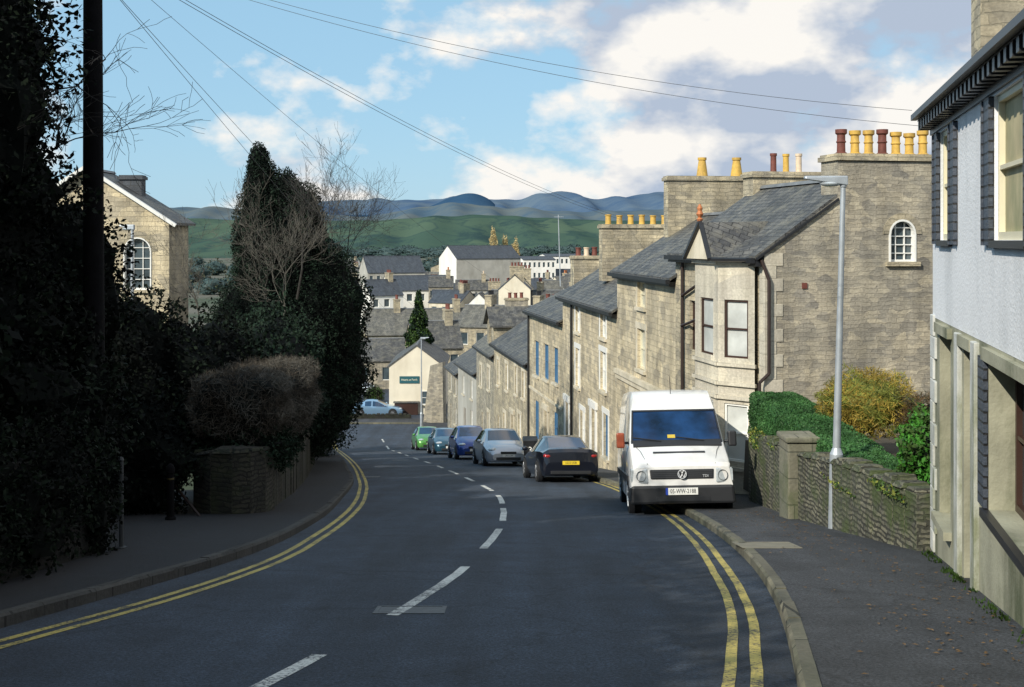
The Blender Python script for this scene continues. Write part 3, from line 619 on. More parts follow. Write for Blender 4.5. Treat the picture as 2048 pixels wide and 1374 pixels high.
# ------------------------------------------------------------------ garden walls
def wallrun(name,label,pts,th,hts,mat,cat='wall',cope=True,below=.3,jo=.015,step=.35):
    mb=MB()
    fine=[]
    for (a,ha),(b,hb) in zip(zip(pts,hts),zip(pts[1:],hts[1:])):
        n=max(1,int(math.dist(a,b)/step))
        for i in range(n): t=i/n; fine.append(((a[0]+(b[0]-a[0])*t,a[1]+(b[1]-a[1])*t),ha+(hb-ha)*t))
    fine.append((pts[-1],hts[-1]))
    for (a,ha),(b,hb) in zip(fine,fine[1:]):
        fr=Fr(a,b); P=fr.P; o=R.uniform(-jo,jo)
        ga,gb=g(a[1])+.1,g(b[1])+.1
        mb.hexa([P(0,o,ga-below),P(0,-th,ga-below),P(fr.L,-th,gb-below),P(fr.L,o,gb-below),P(0,o,ga+ha),P(0,-th,ga+ha),P(fr.L,-th,gb+hb),P(fr.L,o,gb+hb)])
        if cope:
            h=.05+R.uniform(0,.08); q=R.uniform(0,.04)
            mb.hexa([P(.02,o+q,ga+ha+.002),P(.02,-th-.03,ga+ha+.002),P(fr.L-.02,-th-.03,gb+hb+.002),P(fr.L-.02,o+q,gb+hb+.002),P(.05,o-.02,ga+ha+h),P(.05,-th,ga+ha+h),P(fr.L-.06,-th,gb+hb+h),P(fr.L-.06,o-.02,gb+hb+h)])
    return mb.obj(name,mats=(mat,),label=label,cat=cat,bevel=.015)
wallrun('garden_wall','mossy rubble stone wall beside the pavement',[(5.15,15.3),(4.95,18),(4.85,20.4)],.35,[.75,1.0,1.1],'rubble_dark',jo=.008)
wallrun('garden_wall','mossy rubble stone wall topped by box hedge',[(4.85,21.0),(4.97,25.2),(5.4,26.8)],.35,[1.2,1.35,1.4],'rubble_dark',jo=.008)
mb=MB(); mb.box(4.68,5.2,20.36,21.04,g(20.7)-.2,g(20.7)+1.46); mb.box(4.64,5.24,20.32,21.08,g(20.7)+1.462,g(20.7)+1.56); mb.obj('gate_pillar',mats=('pier',),bevel=.03,label='squared stone pillar set into the garden wall',cat='pillar')
wallrun('garden_wall','stone wall toned dark for shade below ivy-clad trees',[(-5.9,-10),(-5.8,6),(-5.65,12),(-5.6,15.2)],.4,[1.2,1.2,1.25,1.2],'rubble_deep_shade',cope=False,jo=.004,step=3)
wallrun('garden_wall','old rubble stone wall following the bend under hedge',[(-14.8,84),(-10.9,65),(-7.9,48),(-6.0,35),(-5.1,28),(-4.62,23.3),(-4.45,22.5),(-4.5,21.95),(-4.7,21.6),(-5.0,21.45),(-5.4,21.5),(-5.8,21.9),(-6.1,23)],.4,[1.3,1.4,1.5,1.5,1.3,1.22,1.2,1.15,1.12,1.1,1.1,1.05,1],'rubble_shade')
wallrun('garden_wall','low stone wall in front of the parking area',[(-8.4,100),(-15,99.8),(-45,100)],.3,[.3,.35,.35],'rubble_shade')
mb=MB(); mb.hexa([(5.2,15.4,-4.5),(11,15.4,-4.5),(11,27,-5.6),(5.2,27,-5.6),(5.2,15.4,-3.45),(11,15.4,-3.4),(11,27,-4.3),(5.25,27,-4.5)]); mb.obj('garden_ground',mats=('soil',),kind='structure')
BX=dict(lump=.03,shell=(.95,1.015),core=.965,aspect=.6,boxy=9)
bush('clipped green box hedge along the garden wall',[(5.58,18.2,-3.66,.40,.95,.32),(5.6,20.1,-3.70,.44,.9,.38),(5.62,22.2,-3.76,.48,1.15,.44),(5.65,24.8,-3.80,.53,1.4,.52)],70000,.036,['leaf_box','leaf_box2'],31,name='box_hedge',cat='hedge',kw=BX,core='leaf_box')
bush('glossy bright green laurel bush by the house corner',[(5.75,16.4,-3.0,.42,.6,.36),(6.15,17.3,-2.9,.5,.7,.42)],8000,.07,['leaf_bright','leaf_mid'],32,name='laurel_bush',kw=dict(lump=.25,core=.7))
bush('golden yellow shrub against the stone gable',[(6.75,22.5,-3.05,.8,.7,.62),(6.35,22.9,-3.2,.5,.6,.5)],12000,.13,['leaf_yellow','leaf_lime'],33,name='golden_shrub',core='leaf_lime',kw=dict(aspect=.08,lump=.16,core=.75,shell=(.7,1.12)))
bush('purplish twiggy winter shrub in the garden',[(7.7,21.8,-3.2,.7,.6,.45)],5000,.12,['leaf_brown','leaf_grey'],34,kw=dict(aspect=.08,core=.5))
fol_obj('ivy',[(5.0,24.4,-4.05,.12,.5,.22),(4.97,22.6,-3.9,.10,.5,.08),(5.0,18.6,-3.72,.1,1.2,.07),(5.05,16.2,-3.35,.1,.7,.07)],1500,.05,['leaf_mid','leaf_lime'],35,kind='stuff',kw=dict(core=0))
mb=MB()
for i in range(520):
    y=R.uniform(5.5,22); x=R.betavariate(2.6,1.2)*(min(4.7,2.0+.2216*y)-RK(y)-.2)+RK(y)+.15
    a=R.uniform(0,6.3); s=R.uniform(.012,.032); c,sn=math.cos(a)*s,math.sin(a)*s; z=g(y)+.132+R.uniform(0,.008)
    mb.poly([(x-c,y-sn,z),(x+sn*.5,y-c*.5,z+.006),(x+c,y+sn,z),(x-sn*.5,y+c*.5,z+.004)])
mb.obj('fallen_leaves',mats=('leaf_brown',),kind='stuff')
mb=MB()
for i in range(900):
    t=R.random(); y=4.3+11*t
    if math.sin(y*3.1)+math.sin(y*7.7)<-.2: continue
    x=2.9+.2216*(y-4.3)-.04-R.random()**3*.12; z=g(y)+.12; h=R.uniform(.01,.05); a=R.uniform(-.03,.03)
    mb.poly([(x-.012,y,z),(x+.014,y+.01,z),(x+a,y+a,z+h)])
mb.obj('weeds',mats=('leaf_mid',),kind='stuff')
# ------------------------------------------------------------------ near white house
def near_house():
    p0,p1=(2.9,4.3),(5.33,15.2); fr=Fr(p0,p1); L=fr.L; ze=1.47
    root=Thing('rendered_house','white roughcast house with dark slatted shutters beside the pavement','house',loc=(2.9,4.3,g(4.3)))
    uw=[(9.45,10.42,.0,1.3),(5.15,6.7,.0,1.3),(1.6,3.1,.0,1.3)]
    lw=[(9.55,10.5,-3.3,-1.12),(7.95,8.55,-3.7,-1.12),(5.0,7.0,-2.5,-1.12)]
    mb=MB(); panel(mb,fr,-.97,ze+.1,uw,depth=.1,m=0); panel(mb,fr,-5.2,-.973,lw,depth=.3,m=1)
    g1=Fr(p1,fr.P(L,-6.5,0)[:2]); panel(mb,g1,-5.2,ze,rise=2.1,m=1)
    g0=Fr(fr.P(0,-6.5,0)[:2],p0); panel(mb,g0,-5.2,ze,rise=2.1,m=0)
    gb=Fr(fr.P(L,-6.5,0)[:2],fr.P(0,-6.5,0)[:2]); panel(mb,gb,-5.2,ze,m=0)
    mb.obj('wall',root=root,mats=('render_white','render_stained'))
    for a,b,c,d in uw:
        window(root,fr,(a,b,c,d),frame='creampaint',pane='board',depth=.1,sill=None,bars=(0,1))
        for (x0,x1) in ((b+.01,b+.45),(a-.47,a-.01)):
            if x1>L: x1=L-.02
            m=MB(); m.wbox(fr,x0,x1,.004,.035,c-.05,d); m.wbox(fr,x0,x0+.05,.035,.05,c-.05,d); m.wbox(fr,x1-.05,x1,.035,.05,c-.05,d)
            m.obj('shutter',root=root,mats=('shutter',))
        m=MB(); m.wbox(fr,a-.03,b+.03,-.02,.05,c-.07,c-.004); m.obj('sill',root=root,mats=('black',))
    window(root,fr,lw[0],frame='brown',pane='board',depth=.3,sill='render_stained',bars=(0,1))
    door(root,fr,lw[1],mat='brown',depth=.3)
    window(root,fr,lw[2],frame='brown',pane='glass',depth=.3,sill=None,bars=(1,1))
    m=MB(); m.wbox(fr,4.95,7.1,-.02,.07,-2.58,-2.504); m.obj('sill',root=root,mats=('black',))
    m=MB(); m.wbox(fr,7.02,7.36,.004,.045,-2.5,-1.1); m.obj('shutter',root=root,mats=('shutter',))
    for a,b in ((8.68,8.94),(7.55,7.8)):
        m=MB(); m.wbox(fr,a,b,-.02,.05,-4.4,-1.0); m.obj('pilaster',root=root,mats=('render_pale',),bevel=.012)
    for a,b,c,d in lw: m=MB(); m.wbox(fr,a-.12,b+.12,-.02,.055,d+.002,d+.12); m.obj('lintel',root=root,mats=('render_stained',))
    m=MB(); z=-3.9; i=0
    while z<-1.1:
        w=.42 if i%2 else .24; m.wbox(fr,L-w,L+.03,-.25,.03,z,z+.262,0); z+=.27; i+=1
    m.obj('quoin',root=root,mats=('render_pale',),bevel=.01)
    r=MB(); sl=2.1/3.25; ov=.2; th=.05; P=fr.P
    for k in (0,1):
        A=[(ov,ze+.09),(-3.25,ze+.09+sl*(3.25+ov))] if k==0 else [(-3.25,ze+.09+sl*(3.25+ov)),(-6.9,ze+.09)]
        (oa,za),(ob,zb)=A
        r.hexa([P(-.2,oa,za),P(L+.15,oa,za),P(L+.15,ob,zb),P(-.2,ob,zb),P(-.2,oa,za+th),P(L+.15,oa,za+th),P(L+.15,ob,zb+th),P(-.2,ob,zb+th)])
    rf=r.obj('roof',root=root,mats=('slate_dark',))
    m=MB(); m.wbox(fr,-.2,L+.15,.004,ov-.03,ze+.045,ze+.085); m.obj('soffit',rf,('black',),root=root)
    m=MB(); m.wbox(fr,-.2,L+.17,.18,.25,ze+.06,ze+.13); m.obj('gutter',rf,('black',),root=root)
    s=-.05; m=MB()
    while s<L+.1:
        m.wbox(fr,s,s+.11,.028,.17,ze-.075,ze+.04); s+=.26
    m.wbox(fr,-.2,L+.1,.004,.025,ze-.14,ze+.04)
    m.obj('eaves_cornice',rf,('black',),root=root)
    chimney(root,fr,10.2,10.9,-.98,-.42,1.5,4.6,'ashlar2',[])
near_house()
# ------------------------------------------------------------------ H1 gable house with bay
gp=[(0,1.80),(2.84,1.80),(2.841,.98),(4.6,-.28)]
root,fr,g0=house('stone house with canted bay and large gable end',(5.7,27.),(4.5,33.),4.6,-7.2,-.28,1.62,
   wins=[(4.2,5.0,-2.9,-1.6,dict(frame='brown',sill=None))],gwins=[(.90,1.58,-.5,.48)],wall='ashlar2',gable='rubble',garch=True,vo=-.02,ov=.25,gprof=gp)
chimney(root,fr,.22,.85,-4.55,-1.76,-.4,1.98,'rubble',[(.42,-2.05+-.345*i,.56 ,.12,('pot_r','pot_y','pot_y','pot_r','pot_y','pot_y','pot_y')[i],'crown') for i in range(7)],copa=.0)
m=MB(); m.poly([fr.P(.0,-1.76,.6),fr.P(.0,-1.76,1.82),fr.P(.23,-1.76,1.82),fr.P(.23,-1.76,.6)]); m.obj('chimney_side',root=root,mats=('rubble',))
m=MB(); P=fr.P; m.hexa([P(-.06,.22,-.46),P(-.06,.22,-.40),P(.04,.22,-.40),P(.04,.22,-.46),P(-.06,-1.76,.90),P(-.06,-1.76,.96),P(.04,-1.76,.96),P(.04,-1.76,.90)]); m.obj('verge_board',root=root,mats=('black',))
chimney(root,fr,5.5,6.2,-4.6,-2.0,-.5,1.88,'ashlar2',[(5.85,-2.75,.52,.09,'pot_r','plain'),(5.85,-3.12,.5,.09,'pot_y','plain'),(5.85,-3.5,.5,.09,'pot_c','plain')])
m=MB(); m.wbox(g0,3.6,3.72,-.02,.03,-1.1,-.97); m.obj('air_vent',root=root,mats=('pot_r',))
m=MB(); z=-6; i=0
while z<-.5:
    w=.42 if i%2 else .26; m.wbox(g0,4.6-w,4.6+.025,-.3,.02,z,z+.282); z+=.285; i+=1
m.obj('quoin',root=root,mats=('baystone',),bevel=.008)
bp=[(5.52,27.3),(4.80,27.95),(4.50,29.5),(5.02,30.5)]
m=MB(); frs=[Fr(a,b) for a,b in zip(bp,bp[1:])]
hol=[[(.17,frs[0].L-.17,-2.72,-1.38),(.17,frs[0].L-.17,-5.1,-3.78)],[(.32,1.2,-2.72,-1.38),(.32,1.2,-5.1,-3.78)],[]]
for f,h in zip(frs,hol): panel(m,f,-7.2,-.42,h,depth=.1)
bay=m.obj('bay',root=root,mats=('baystone',))
for f,h in zip(frs,hol):
    for qi,q in enumerate(h):
        a,b,c,d=q; w=MB(); t=.045
        for (x0,x1,z0,z1) in ((a,a+t,c,d),(b-t,b,c,d),(a+t,b-t,d-t,d),(a+t,b-t,c,c+t),(a+t,b-t,(c+d)/2-.02,(c+d)/2+.02)): w.wbox(f,x0,x1,-.095,-.03,z0,z1)
        ww=w.obj('window',bay,('brown' if qi==0 else 'white',),root=root)
        w=MB(); w.poly([f.P(a,-.08,c),f.P(a,-.08,d),f.P(b,-.08,d),f.P(b,-.08,c)]); w.obj('pane',bay,('net',),root=root)
    for z in (-.5,-3.3,-2.86,-5.25,-3.62):
        w=MB(); w.wbox(f,-.05,f.L+.05,.002,.07,z-.06,z+.02); w.obj('string_course',bay,('baystone',),root=root)
E=[Fr(*bp[0:2]).P(-.15,.18,-.45),frs[0].P(frs[0].L+.1,.16,-.45)]
rp0=(4.55,28.75,.42); rp1=(6.5,29.1,.46)
r=MB()
ea=frs[1].P(-.1,.2,-.45); eb=frs[1].P(frs[1].L+.1,.2,-.45)
inn=fr.P(.1,-.9,.16); 
r.poly([E[0],ea,rp0,rp1,inn]); r.poly([eb,fr.P(3.6,.1,-.3),rp1,rp0]); 
rf=r.obj('bay_roof',root=root,mats=('slate',))
r=MB(); r.poly([ea,rp0,eb][::-1]); r.obj('bay_gable',root=root,mats=('cream',))
r=MB()
for a in (ea,eb):
    r.tube(V(a)+V((-.05,0,0)),V(rp0)+V((-.05,0,.03)),.06,.06,4)
r.tube(E[0],ea,.05,.05,6); r.obj('bargeboard',root=root,mats=('black',))
r=MB(); r.lathe((4.5,28.75,.44),[(.05,0),(.08,.06),(.035,.10),(.09,.18),(.05,.26),(.07,.32),(.02,.42)],8); r.obj('finial',root=root,mats=('pot_o',),smooth=True)
r=MB()
r.tube(fr.P(-.02,.1,-.45),g0.P(4.55,.09,-.9),.04); r.tube(g0.P(4.55,.09,-.9),g0.P(4.55,.09,-3.0),.04); r.tube(g0.P(4.55,.09,-3.0),g0.P(4.78,.09,-3.2),.04); r.tube(g0.P(4.78,.09,-3.2),g0.P(4.78,.09,-5.9),.04)
r.obj('drainpipe',root=root,mats=('iron',),smooth=True)
r=MB()
for s in (3.95,5.35): r.tube(fr.P(s,.08,-.5),fr.P(s,.08,-4.6),.045)
r.tube(fr.P(3.95,.09,-1.1),fr.P(5.35,.09,-1.5),.04); r.tube(fr.P(3.95,.1,-2.0),fr.P(4.6,.1,-2.15),.04)
r.tube(fr.P(4.6,.1,-2.15),fr.P(5.35,.1,-2.3),.04)
for k in range(4): r.wbox(fr,4.0,4.9,.03,.3,-4.35-.12*k,-4.30-.12*k)
r.obj('drainpipe',root=root,mats=('iron',),smooth=True)
# ------------------------------------------------------------------ terrace
root,fr,_=house('cream stone terraced house with black gutter',(4.5,33.02),(3.55,40.5),5.6,-8.4,-1.0,1.75,wins=[(3.5,4.55,-2.08,-1.28),(3.5,4.55,-4.0,-2.75),(4.0,5.4,-6.6,-4.9)],doors=[(1.3,2.3,-7.2,-5.0,dict(mat='blue',surround='cream'))],wall='ashlar',frame='creampaint',pane='glass_pale',surround='cream',vo=.15)
chimney(root,fr,6.9,7.5,-4.8,-1.6,-.4,2.15,'ashlar2',[(7.2,-2.85,.6,.15,'pot_y','taper'),(7.2,-4.05,.65,.16,'pot_y','taper')])
m=MB(); m.wbox(fr,0,7.5,.004,.14,-4.45,-4.3); m.wbox(fr,0,7.5,.004,.08,-4.62,-4.45); m.obj('cornice',root=root,mats=('cream',))
root,fr,_=house('tall pale stone terraced house with white sash windows',(3.55,40.52),(2.2,52.),5.2,-10.6,-2.35,1.65,wins=[(1.9,3.0,-3.5,-2.62),(1.9,3.0,-5.4,-4.0),(7.3,8.3,-3.7,-2.65),(7.3,8.3,-5.9,-4.35),(1.5,2.4,-7.7,-6.15,dict(frame='blue',pane='blue')),(6.2,7.2,-8.3,-6.7)],doors=[(3.8,4.7,-8.5,-6.25,dict(mat='white',surround='white')),(9.8,10.7,-9.3,-6.8,dict(mat='white',surround='white'))],wall='ashlar',surround='white',vo=.12,pane='glass_pale')
chimney(root,fr,6.2,6.9,-3.7,-.7,-1.6,.62,'ashlar2',[(6.55,-1.0-.45*i,.36,.12,'pot_y','plain') for i in range(6)])
chimney(root,fr,1.6,2.2,-3.4,-2.5,-1.0,.9,'ashlar2',[(1.9,-2.75,1.0,.14,'pot_y','taper')])
r=MB(); r.tube(fr.P(8.9,.08,-2.5),fr.P(8.9,.08,-9.5),.05); r.obj('drainpipe',root=root,mats=('black',),smooth=True)
root,fr,_=house('cream stone terraced house with blue painted windows',(2.2,52.02),(.85,60.5),5.2,-11.8,-3.5,1.3,wins=[(1.05,2.25,-6.4,-4.8),(3.3,4.6,-6.5,-4.85),(5.8,7.1,-6.6,-4.9),(1.1,2.3,-9.2,-7.7),(5.8,7.1,-9.7,-7.8)],doors=[(3.4,4.3,-10.3,-7.9,dict(mat='white',surround='cream'))],wall='ashlar',frame='blue',pane='blue',vo=.1)
chimney(root,fr,5.2,6.0,-3.6,-1.6,-2.6,-.75,'ashlar2',[(5.6,-1.9-.4*i,.4,.13,('pot_r','pot_c','pot_r','pot_o')[i],'plain') for i in range(4)])
m=MB(); m.wbox(fr,0,fr.L,.004,.1,-3.75,-3.6); m.obj('string_course',root=root,mats=('cream',))
m=MB(); m.wbox(fr,0,fr.L,.004,.06,-7.4,-7.28); m.obj('string_course',root=root,mats=('cream',))
r=MB(); r.tube(fr.P(8.3,.08,-3.6),fr.P(8.3,.08,-11),.05); r.obj('drainpipe',root=root,mats=('black',),smooth=True)
root,fr,_=house('low grey stone terraced house with slate roof',(.85,60.52),(-1.1,73.),5.4,-13.8,-6.2,1.7,wins=[(1.2,2.1,-8.2,-6.8),(3.6,4.5,-8.3,-6.8),(6.9,7.9,-8.5,-7.0),(10.3,11.2,-8.6,-7.1),(2.4,3.4,-10.6,-9.2),(7.8,8.8,-11.3,-9.9)],doors=[(4.8,5.7,-11.5,-9.5,dict(mat='brown',surround='cream')),(10.2,11.1,-12.5,-10.4,dict(mat='white'))],wall='ashlar2',pane='glass_pale',surround='cream')
chimney(root,fr,6.2,6.9,-3.4,-1.9,-5.2,-3.4,'rubble',[(6.55,-2.2-.4*i,.35,.12,'pot_r','plain') for i in range(3)])
root,fr,_=house('stone terraced house with gabled slate dormer',(-1.1,73.02),(-2.4,81.),5.8,-14.8,-7.0,2.2,wins=[(1.8,2.8,-9.4,-8.0),(5.4,6.4,-9.6,-8.2),(1.8,2.8,-12.2,-10.8)],doors=[(4.6,5.5,-13.2,-11.2,dict(mat='white'))],wall='ashlar_grey',surround='cream',rmat='slate_brown')
chimney(root,fr,7.3,7.9,-3.4,-1.9,-6.2,-3.9,'rubble',[(7.6,-2.2-.4*i,.35,.12,'pot_r','plain') for i in range(3)])
m=MB(); f=Fr(fr.P(2.2,-.3,0)[:2],fr.P(5.0,-.3,0)[:2]); panel(m,f,-7.0,-5.3,[(.8,2.0,-6.6,-5.6)],rise=.9); 
f0=Fr(fr.P(2.2,-3,0)[:2],fr.P(2.2,-.3,0)[:2]); panel(m,f0,-7.0,-5.3); d=m.obj('dormer',root=root,mats=('ashlar2',))
m=MB(); 
for sgn in (0,1):
    a=(-.25,-5.48) if sgn==0 else (3.05,-5.48)
    q=[f.P(a[0],.25,a[1]),f.P(1.4,.25,-4.35),f.P(1.4,-3,-4.35),f.P(a[0],-3,a[1])]
    m.hexa([V(x) for x in q]+[V(x)+V((0,0,.1)) for x in q])
m.obj('dormer_roof',d,('slate',),root=root)
root,fr,_=house('small stone terraced cottage at the hill foot',(-2.4,81.02),(-4.0,89.),4.6,-15.4,-9.0,1.4,wins=[(1.6,2.5,-11.0,-9.7),(5.2,6.1,-11.1,-9.8),(1.6,2.5,-13.,-11.8)],doors=[(4.6,5.5,-14.1,-12,dict(mat='brown'))],wall='greywall',gable='rubble')
chimney(root,fr,.3,1.0,-3.2,-1.7,-8.0,-6.4,'rubble',[(.65,-2.-.4*i,.4,.12,'pot_r','plain') for i in range(3)])
root,fr,_=house('last low terraced cottage with white gable front',(-4.0,89.02),(-5.1,95.),5.,-15.6,-9.9,1.6,wins=[(1.,1.9,-11.7,-10.5),(3.8,4.7,-11.7,-10.5),(1.,1.9,-13.9,-12.7)],doors=[(3.6,4.5,-14.7,-12.7,dict(mat='white'))],wall='ashlar_grey',gable='whitewall')
root,fr,g0=house('cream rendered corner building with teal sign board',(-10.6,103.5),(-10.8,114.),4.7,-16.,-10.9,1.75,gwins=[],wall='cream_pale',gable='cream_pale',name='corner_building',cat='building',gutter=None)
m=MB(); m.wbox(g0,2.1,3.8,.01,.07,-12.35,-11.75); sb=m.obj('sign_board',root=root,mats=('sign',))
def text(body,size,mat,mtx,name,root,parent=None,world=True,ext=.004,sx=1.0):
    cu=bpy.data.curves.new('t','FONT'); cu.body=body; cu.size=size; cu.align_x='CENTER'; cu.align_y='CENTER'; cu.extrude=ext; cu.resolution_u=2
    o=bpy.data.objects.new('t',cu); COL.objects.link(o); bpy.context.view_layer.update()
    me=bpy.data.meshes.new_from_object(o.evaluated_get(bpy.context.evaluated_depsgraph_get())); bpy.data.objects.remove(o)
    me.transform(Matrix.Diagonal((sx,1,1,1))); me.transform((root.inv@mtx) if world else mtx); me.materials.clear(); me.materials.append(M[mat]); me.name=name
    ob=bpy.data.objects.new(name,me); COL.objects.link(ob); ob.parent=parent or root.e; return ob
q=g0.P(2.95,.08,-12.05); text('Hearts at Forth',.26,'gold',Matrix.Translation(V(q))@Matrix.Rotation(math.pi/2,4,'X'),'sign_lettering',root,sb,sx=.85)
window(root,g0,(.7,1.9,-14.2,-13.),frame='white',depth=-.02,sill='cream')
m=MB(); m.wbox(g0,2.2,4.2,.0,.5,-15.2,-14.0); m.wbox(g0,2.1,4.3,-.02,.6,-13.99,-13.9,1); m.obj('porch',root=root,mats=('brown','slate'))
m=MB(); b0=g(98)-.3
m.hexa([(-7.3,98,b0),(-5.6,98,b0),(-5.4,99.2,b0),(-7.1,99.2,b0),(-6.7,98.3,-10.3),(-5.7,98.3,-10.0),(-5.5,99,-10.0),(-6.5,99,-10.3)]); m.obj('stone_buttress',mats=('rubble',),label='tapering old stone chimney stack beside the cottages',cat='stone stack')
# ------------------------------------------------------------------ town
def thouse(label,p0,p1,depth,zb,ze,rise,wall,rmat='slate_dark',nw=4,rows=1,gable=None,ch=0,potm='pot_r',bars=(0,0)):
    fr=Fr(p0,p1); wins=[]
    for r_ in range(rows):
        for i in range(nw):
            c=fr.L*(i+.5)/nw; wd=min(1.1,fr.L/nw*.5); zt=ze-.7-r_*2.9
            if zt-1.3>zb: wins.append((c-wd/2,c+wd/2,zt-1.4,zt))
    root,fr,g0=house(label,p0,p1,depth,zb,ze,rise,wins=wins,wall=wall,rmat=rmat,gable=gable,name='town_building',cat='building',gutter=None,ov=.2,sill=None,bars=bars)
    for i in range(ch):
        s=fr.L*(i+.12)/max(1,ch-.3); chimney(root,fr,s,s+.8,-depth/2-1.3,-depth/2+.7,ze+rise*.3,ze+rise+1.3,'ashlar2',[(s+.4,-depth/2-1.+.45*j,.5,.15,potm,'plain') for j in range(4)])
    return root
thouse('large white-gabled mill building with dark slate roof',(2.2,306),(-13.8,298),11,-14,-4.6,3.1,'greywall',nw=1,rows=0,gable='whitewall')
thouse('long low slate-roofed building in the town',(-19,262),(-31,258),10,-14,-7.0,3.4,'greywall',nw=8)
thouse('slate-roofed town building with skylights',(-11.5,232),(-23,228),10,-16,-9.6,2.6,'whitewall',nw=5)
thouse('white flat-fronted office block in the valley',(12,330),(3,328),10,-13,-5.4,.8,'whitewall',nw=7,rows=2)
thouse('white office block with window bands',(22,352),(10,350),12,-13,-4.8,.6,'whitewall',nw=9,rows=2)
thouse('cream gabled cottage in the town',(-8.5,196),(-13.8,199),6,-16,-10.3,1.8,'cream','slate_dark',3,1,ch=1)
thouse('long grey slate-roofed stone terrace below the hill',(-5.2,150),(-18,148),8,-19,-11.7,2.9,'ashlar2','slate_brown',9,1,ch=2)
thouse('stone terrace with row of terracotta chimney pots',(9.,168),(-3.5,170),8,-17,-9.3,2.,'ashlar2','slate',7,2,ch=3)
thouse('slate-roofed stone cottage row behind the terrace',(3,135),(-6.5,138),7,-18,-9.9,2.2,'ashlar2','slate_brown',5,2,ch=2,potm='black')
thouse('white rendered house among slate roofs',(-19.5,215),(-25,212),7,-18,-9.8,2.6,'whitewall','slate_dark',3,2,ch=1)
thouse('low stone shed with slate roof by parking area',(-9.5,128),(-17,127),7,-17,-12.8,2.,'rubble','slate',3,1)
thouse('slate-roofed house beyond the corner building',(-5,122),(-10,121),7,-17,-10.9,2.4,'ashlar2','slate',3,1,ch=1)
rr=random.Random(3)
for i in range(84):
    if i<50: y=rr.uniform(165,330); w=rr.uniform(3.8,8); x=rr.uniform(-.125,.075)*y; top=-(y*rr.uniform(.028,.052))
    else: y=rr.uniform(330,640); w=rr.uniform(8,16); x=rr.uniform(-.14,.13)*y; top=-(y*rr.uniform(.014,.028))-1.5
    a=rr.uniform(-.4,.4); zb=g(y)-2
    if zb+5>top: top=zb+rr.uniform(6,8)
    dx,dy=math.cos(a)*w/2,math.sin(a)*w/2
    wl=rr.choice(['ashlar2','greywall','whitewall','cream','ashlar_grey','whitewall','ashlar_grey','cream_pale'])
    lb={'ashlar2':'stone town house with slate roof','ashlar_grey':'grey stone town house with slate roof','greywall':'grey rendered town building with slate roof','whitewall':'white town building with slate roof','cream':'cream town house with slate roof','cream_pale':'pale cream town house with slate roof'}[wl]
    if rr.random()<.4:
        thouse(lb,(x-w/3,y),(x-w/3+.2*a*w,y+w),w*.7,zb,top-2.0,2.0,wl,rr.choice(['slate','slate_dark','slate_brown']),3,1,ch=rr.choice([0,1]))
    else: thouse(lb,(x+dx,y+dy),(x-dx,y-dy),rr.uniform(4.5,7),zb,top-1.8,1.8,wl,rr.choice(['slate','slate_dark','slate_brown']),rr.randint(3,5),1,ch=rr.choice([0,1,1]),potm=rr.choice(['pot_r','pot_c','pot_o']))
rr=random.Random(8); bl=[]
for i in range(190):
    y=rr.uniform(660,1500); x=rr.uniform(-.28,.16)*y; s=rr.uniform(3.5,8); bl.append((x,y,g(y)+s*.8,s*1.5,s*1.2,s))
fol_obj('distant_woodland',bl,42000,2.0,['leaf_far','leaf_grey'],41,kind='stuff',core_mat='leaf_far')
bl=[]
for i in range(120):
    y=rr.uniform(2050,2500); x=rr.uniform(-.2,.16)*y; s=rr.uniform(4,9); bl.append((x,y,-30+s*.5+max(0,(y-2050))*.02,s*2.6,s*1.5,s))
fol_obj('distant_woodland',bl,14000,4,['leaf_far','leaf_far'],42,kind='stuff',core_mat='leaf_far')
tree('small green conifer behind the corner building',(-8.7,112,g(112)),9,.15,[(-8.7,112,-6.0,.35,.35,1.3),(-8.7,112,-7.5,.8,.8,1.2),(-8.7,112,-9.2,1.2,1.2,1.4)],9000,.22,['leaf_mid','leaf_yew'],43,name='conifer_tree')
for x,y,h in ((-8,520,17),(-3,525,14),(1.5,535,12)):
    tree('slender bare golden poplar in the valley',(x,y,-27),20,.3,[(x,y,-2+h-17,1.6,1.6,7),(x,y,-10,1.9,1.9,7)],2600,1.0,['leaf_poplar','leaf_poplar'],int(44+x),name='poplar_tree',kw=dict(core=.2,aspect=.2))
for (x,y,s) in ((-14,185,3),(-24,175,3.5),(-4,215,3),(6,230,4),(-20,140,3),(-28,150,4),(-12.4,108,.9),(-15,110,1.2),(-17,240,4),(8,290,4),(-6,270,3),(-22,300,4),(14,260,4),(0,190,2.5)):
    tree('leafy bush-like tree between town roofs',(x,y,g(y)),s*1.2,.15,[(x,y,g(y)+s*1.3,s,s,s*.9)],2500,.35*s/3,['leaf_mid','leaf_grey'],int(60+abs(x)))
# left chapel
root,fr,g0=house('stone chapel gable with arched window behind trees',(-17.7,42),(-17.7,44.5),5.7,-7.5,.65,1.75,gwins=[(.62,1.6,-1.75,.1)],wall='ashlar2',gable='ashlar',garch=True,name='chapel',cat='chapel',gutter=None,vo=.2)
P=g0.P
for s in (0,1):
    m=MB(); a=P(-.3 if s==0 else 6.0,.25,.5); b=P(2.85,.25,2.55); m.tube(a,b,.08,.08,4); m.obj('bargeboard',root=root,mats=('white',))
chimney(root,fr,1.4,1.9,-4.3,-3.5,1.2,2.35,'slate_dark',[],'slate_dark')
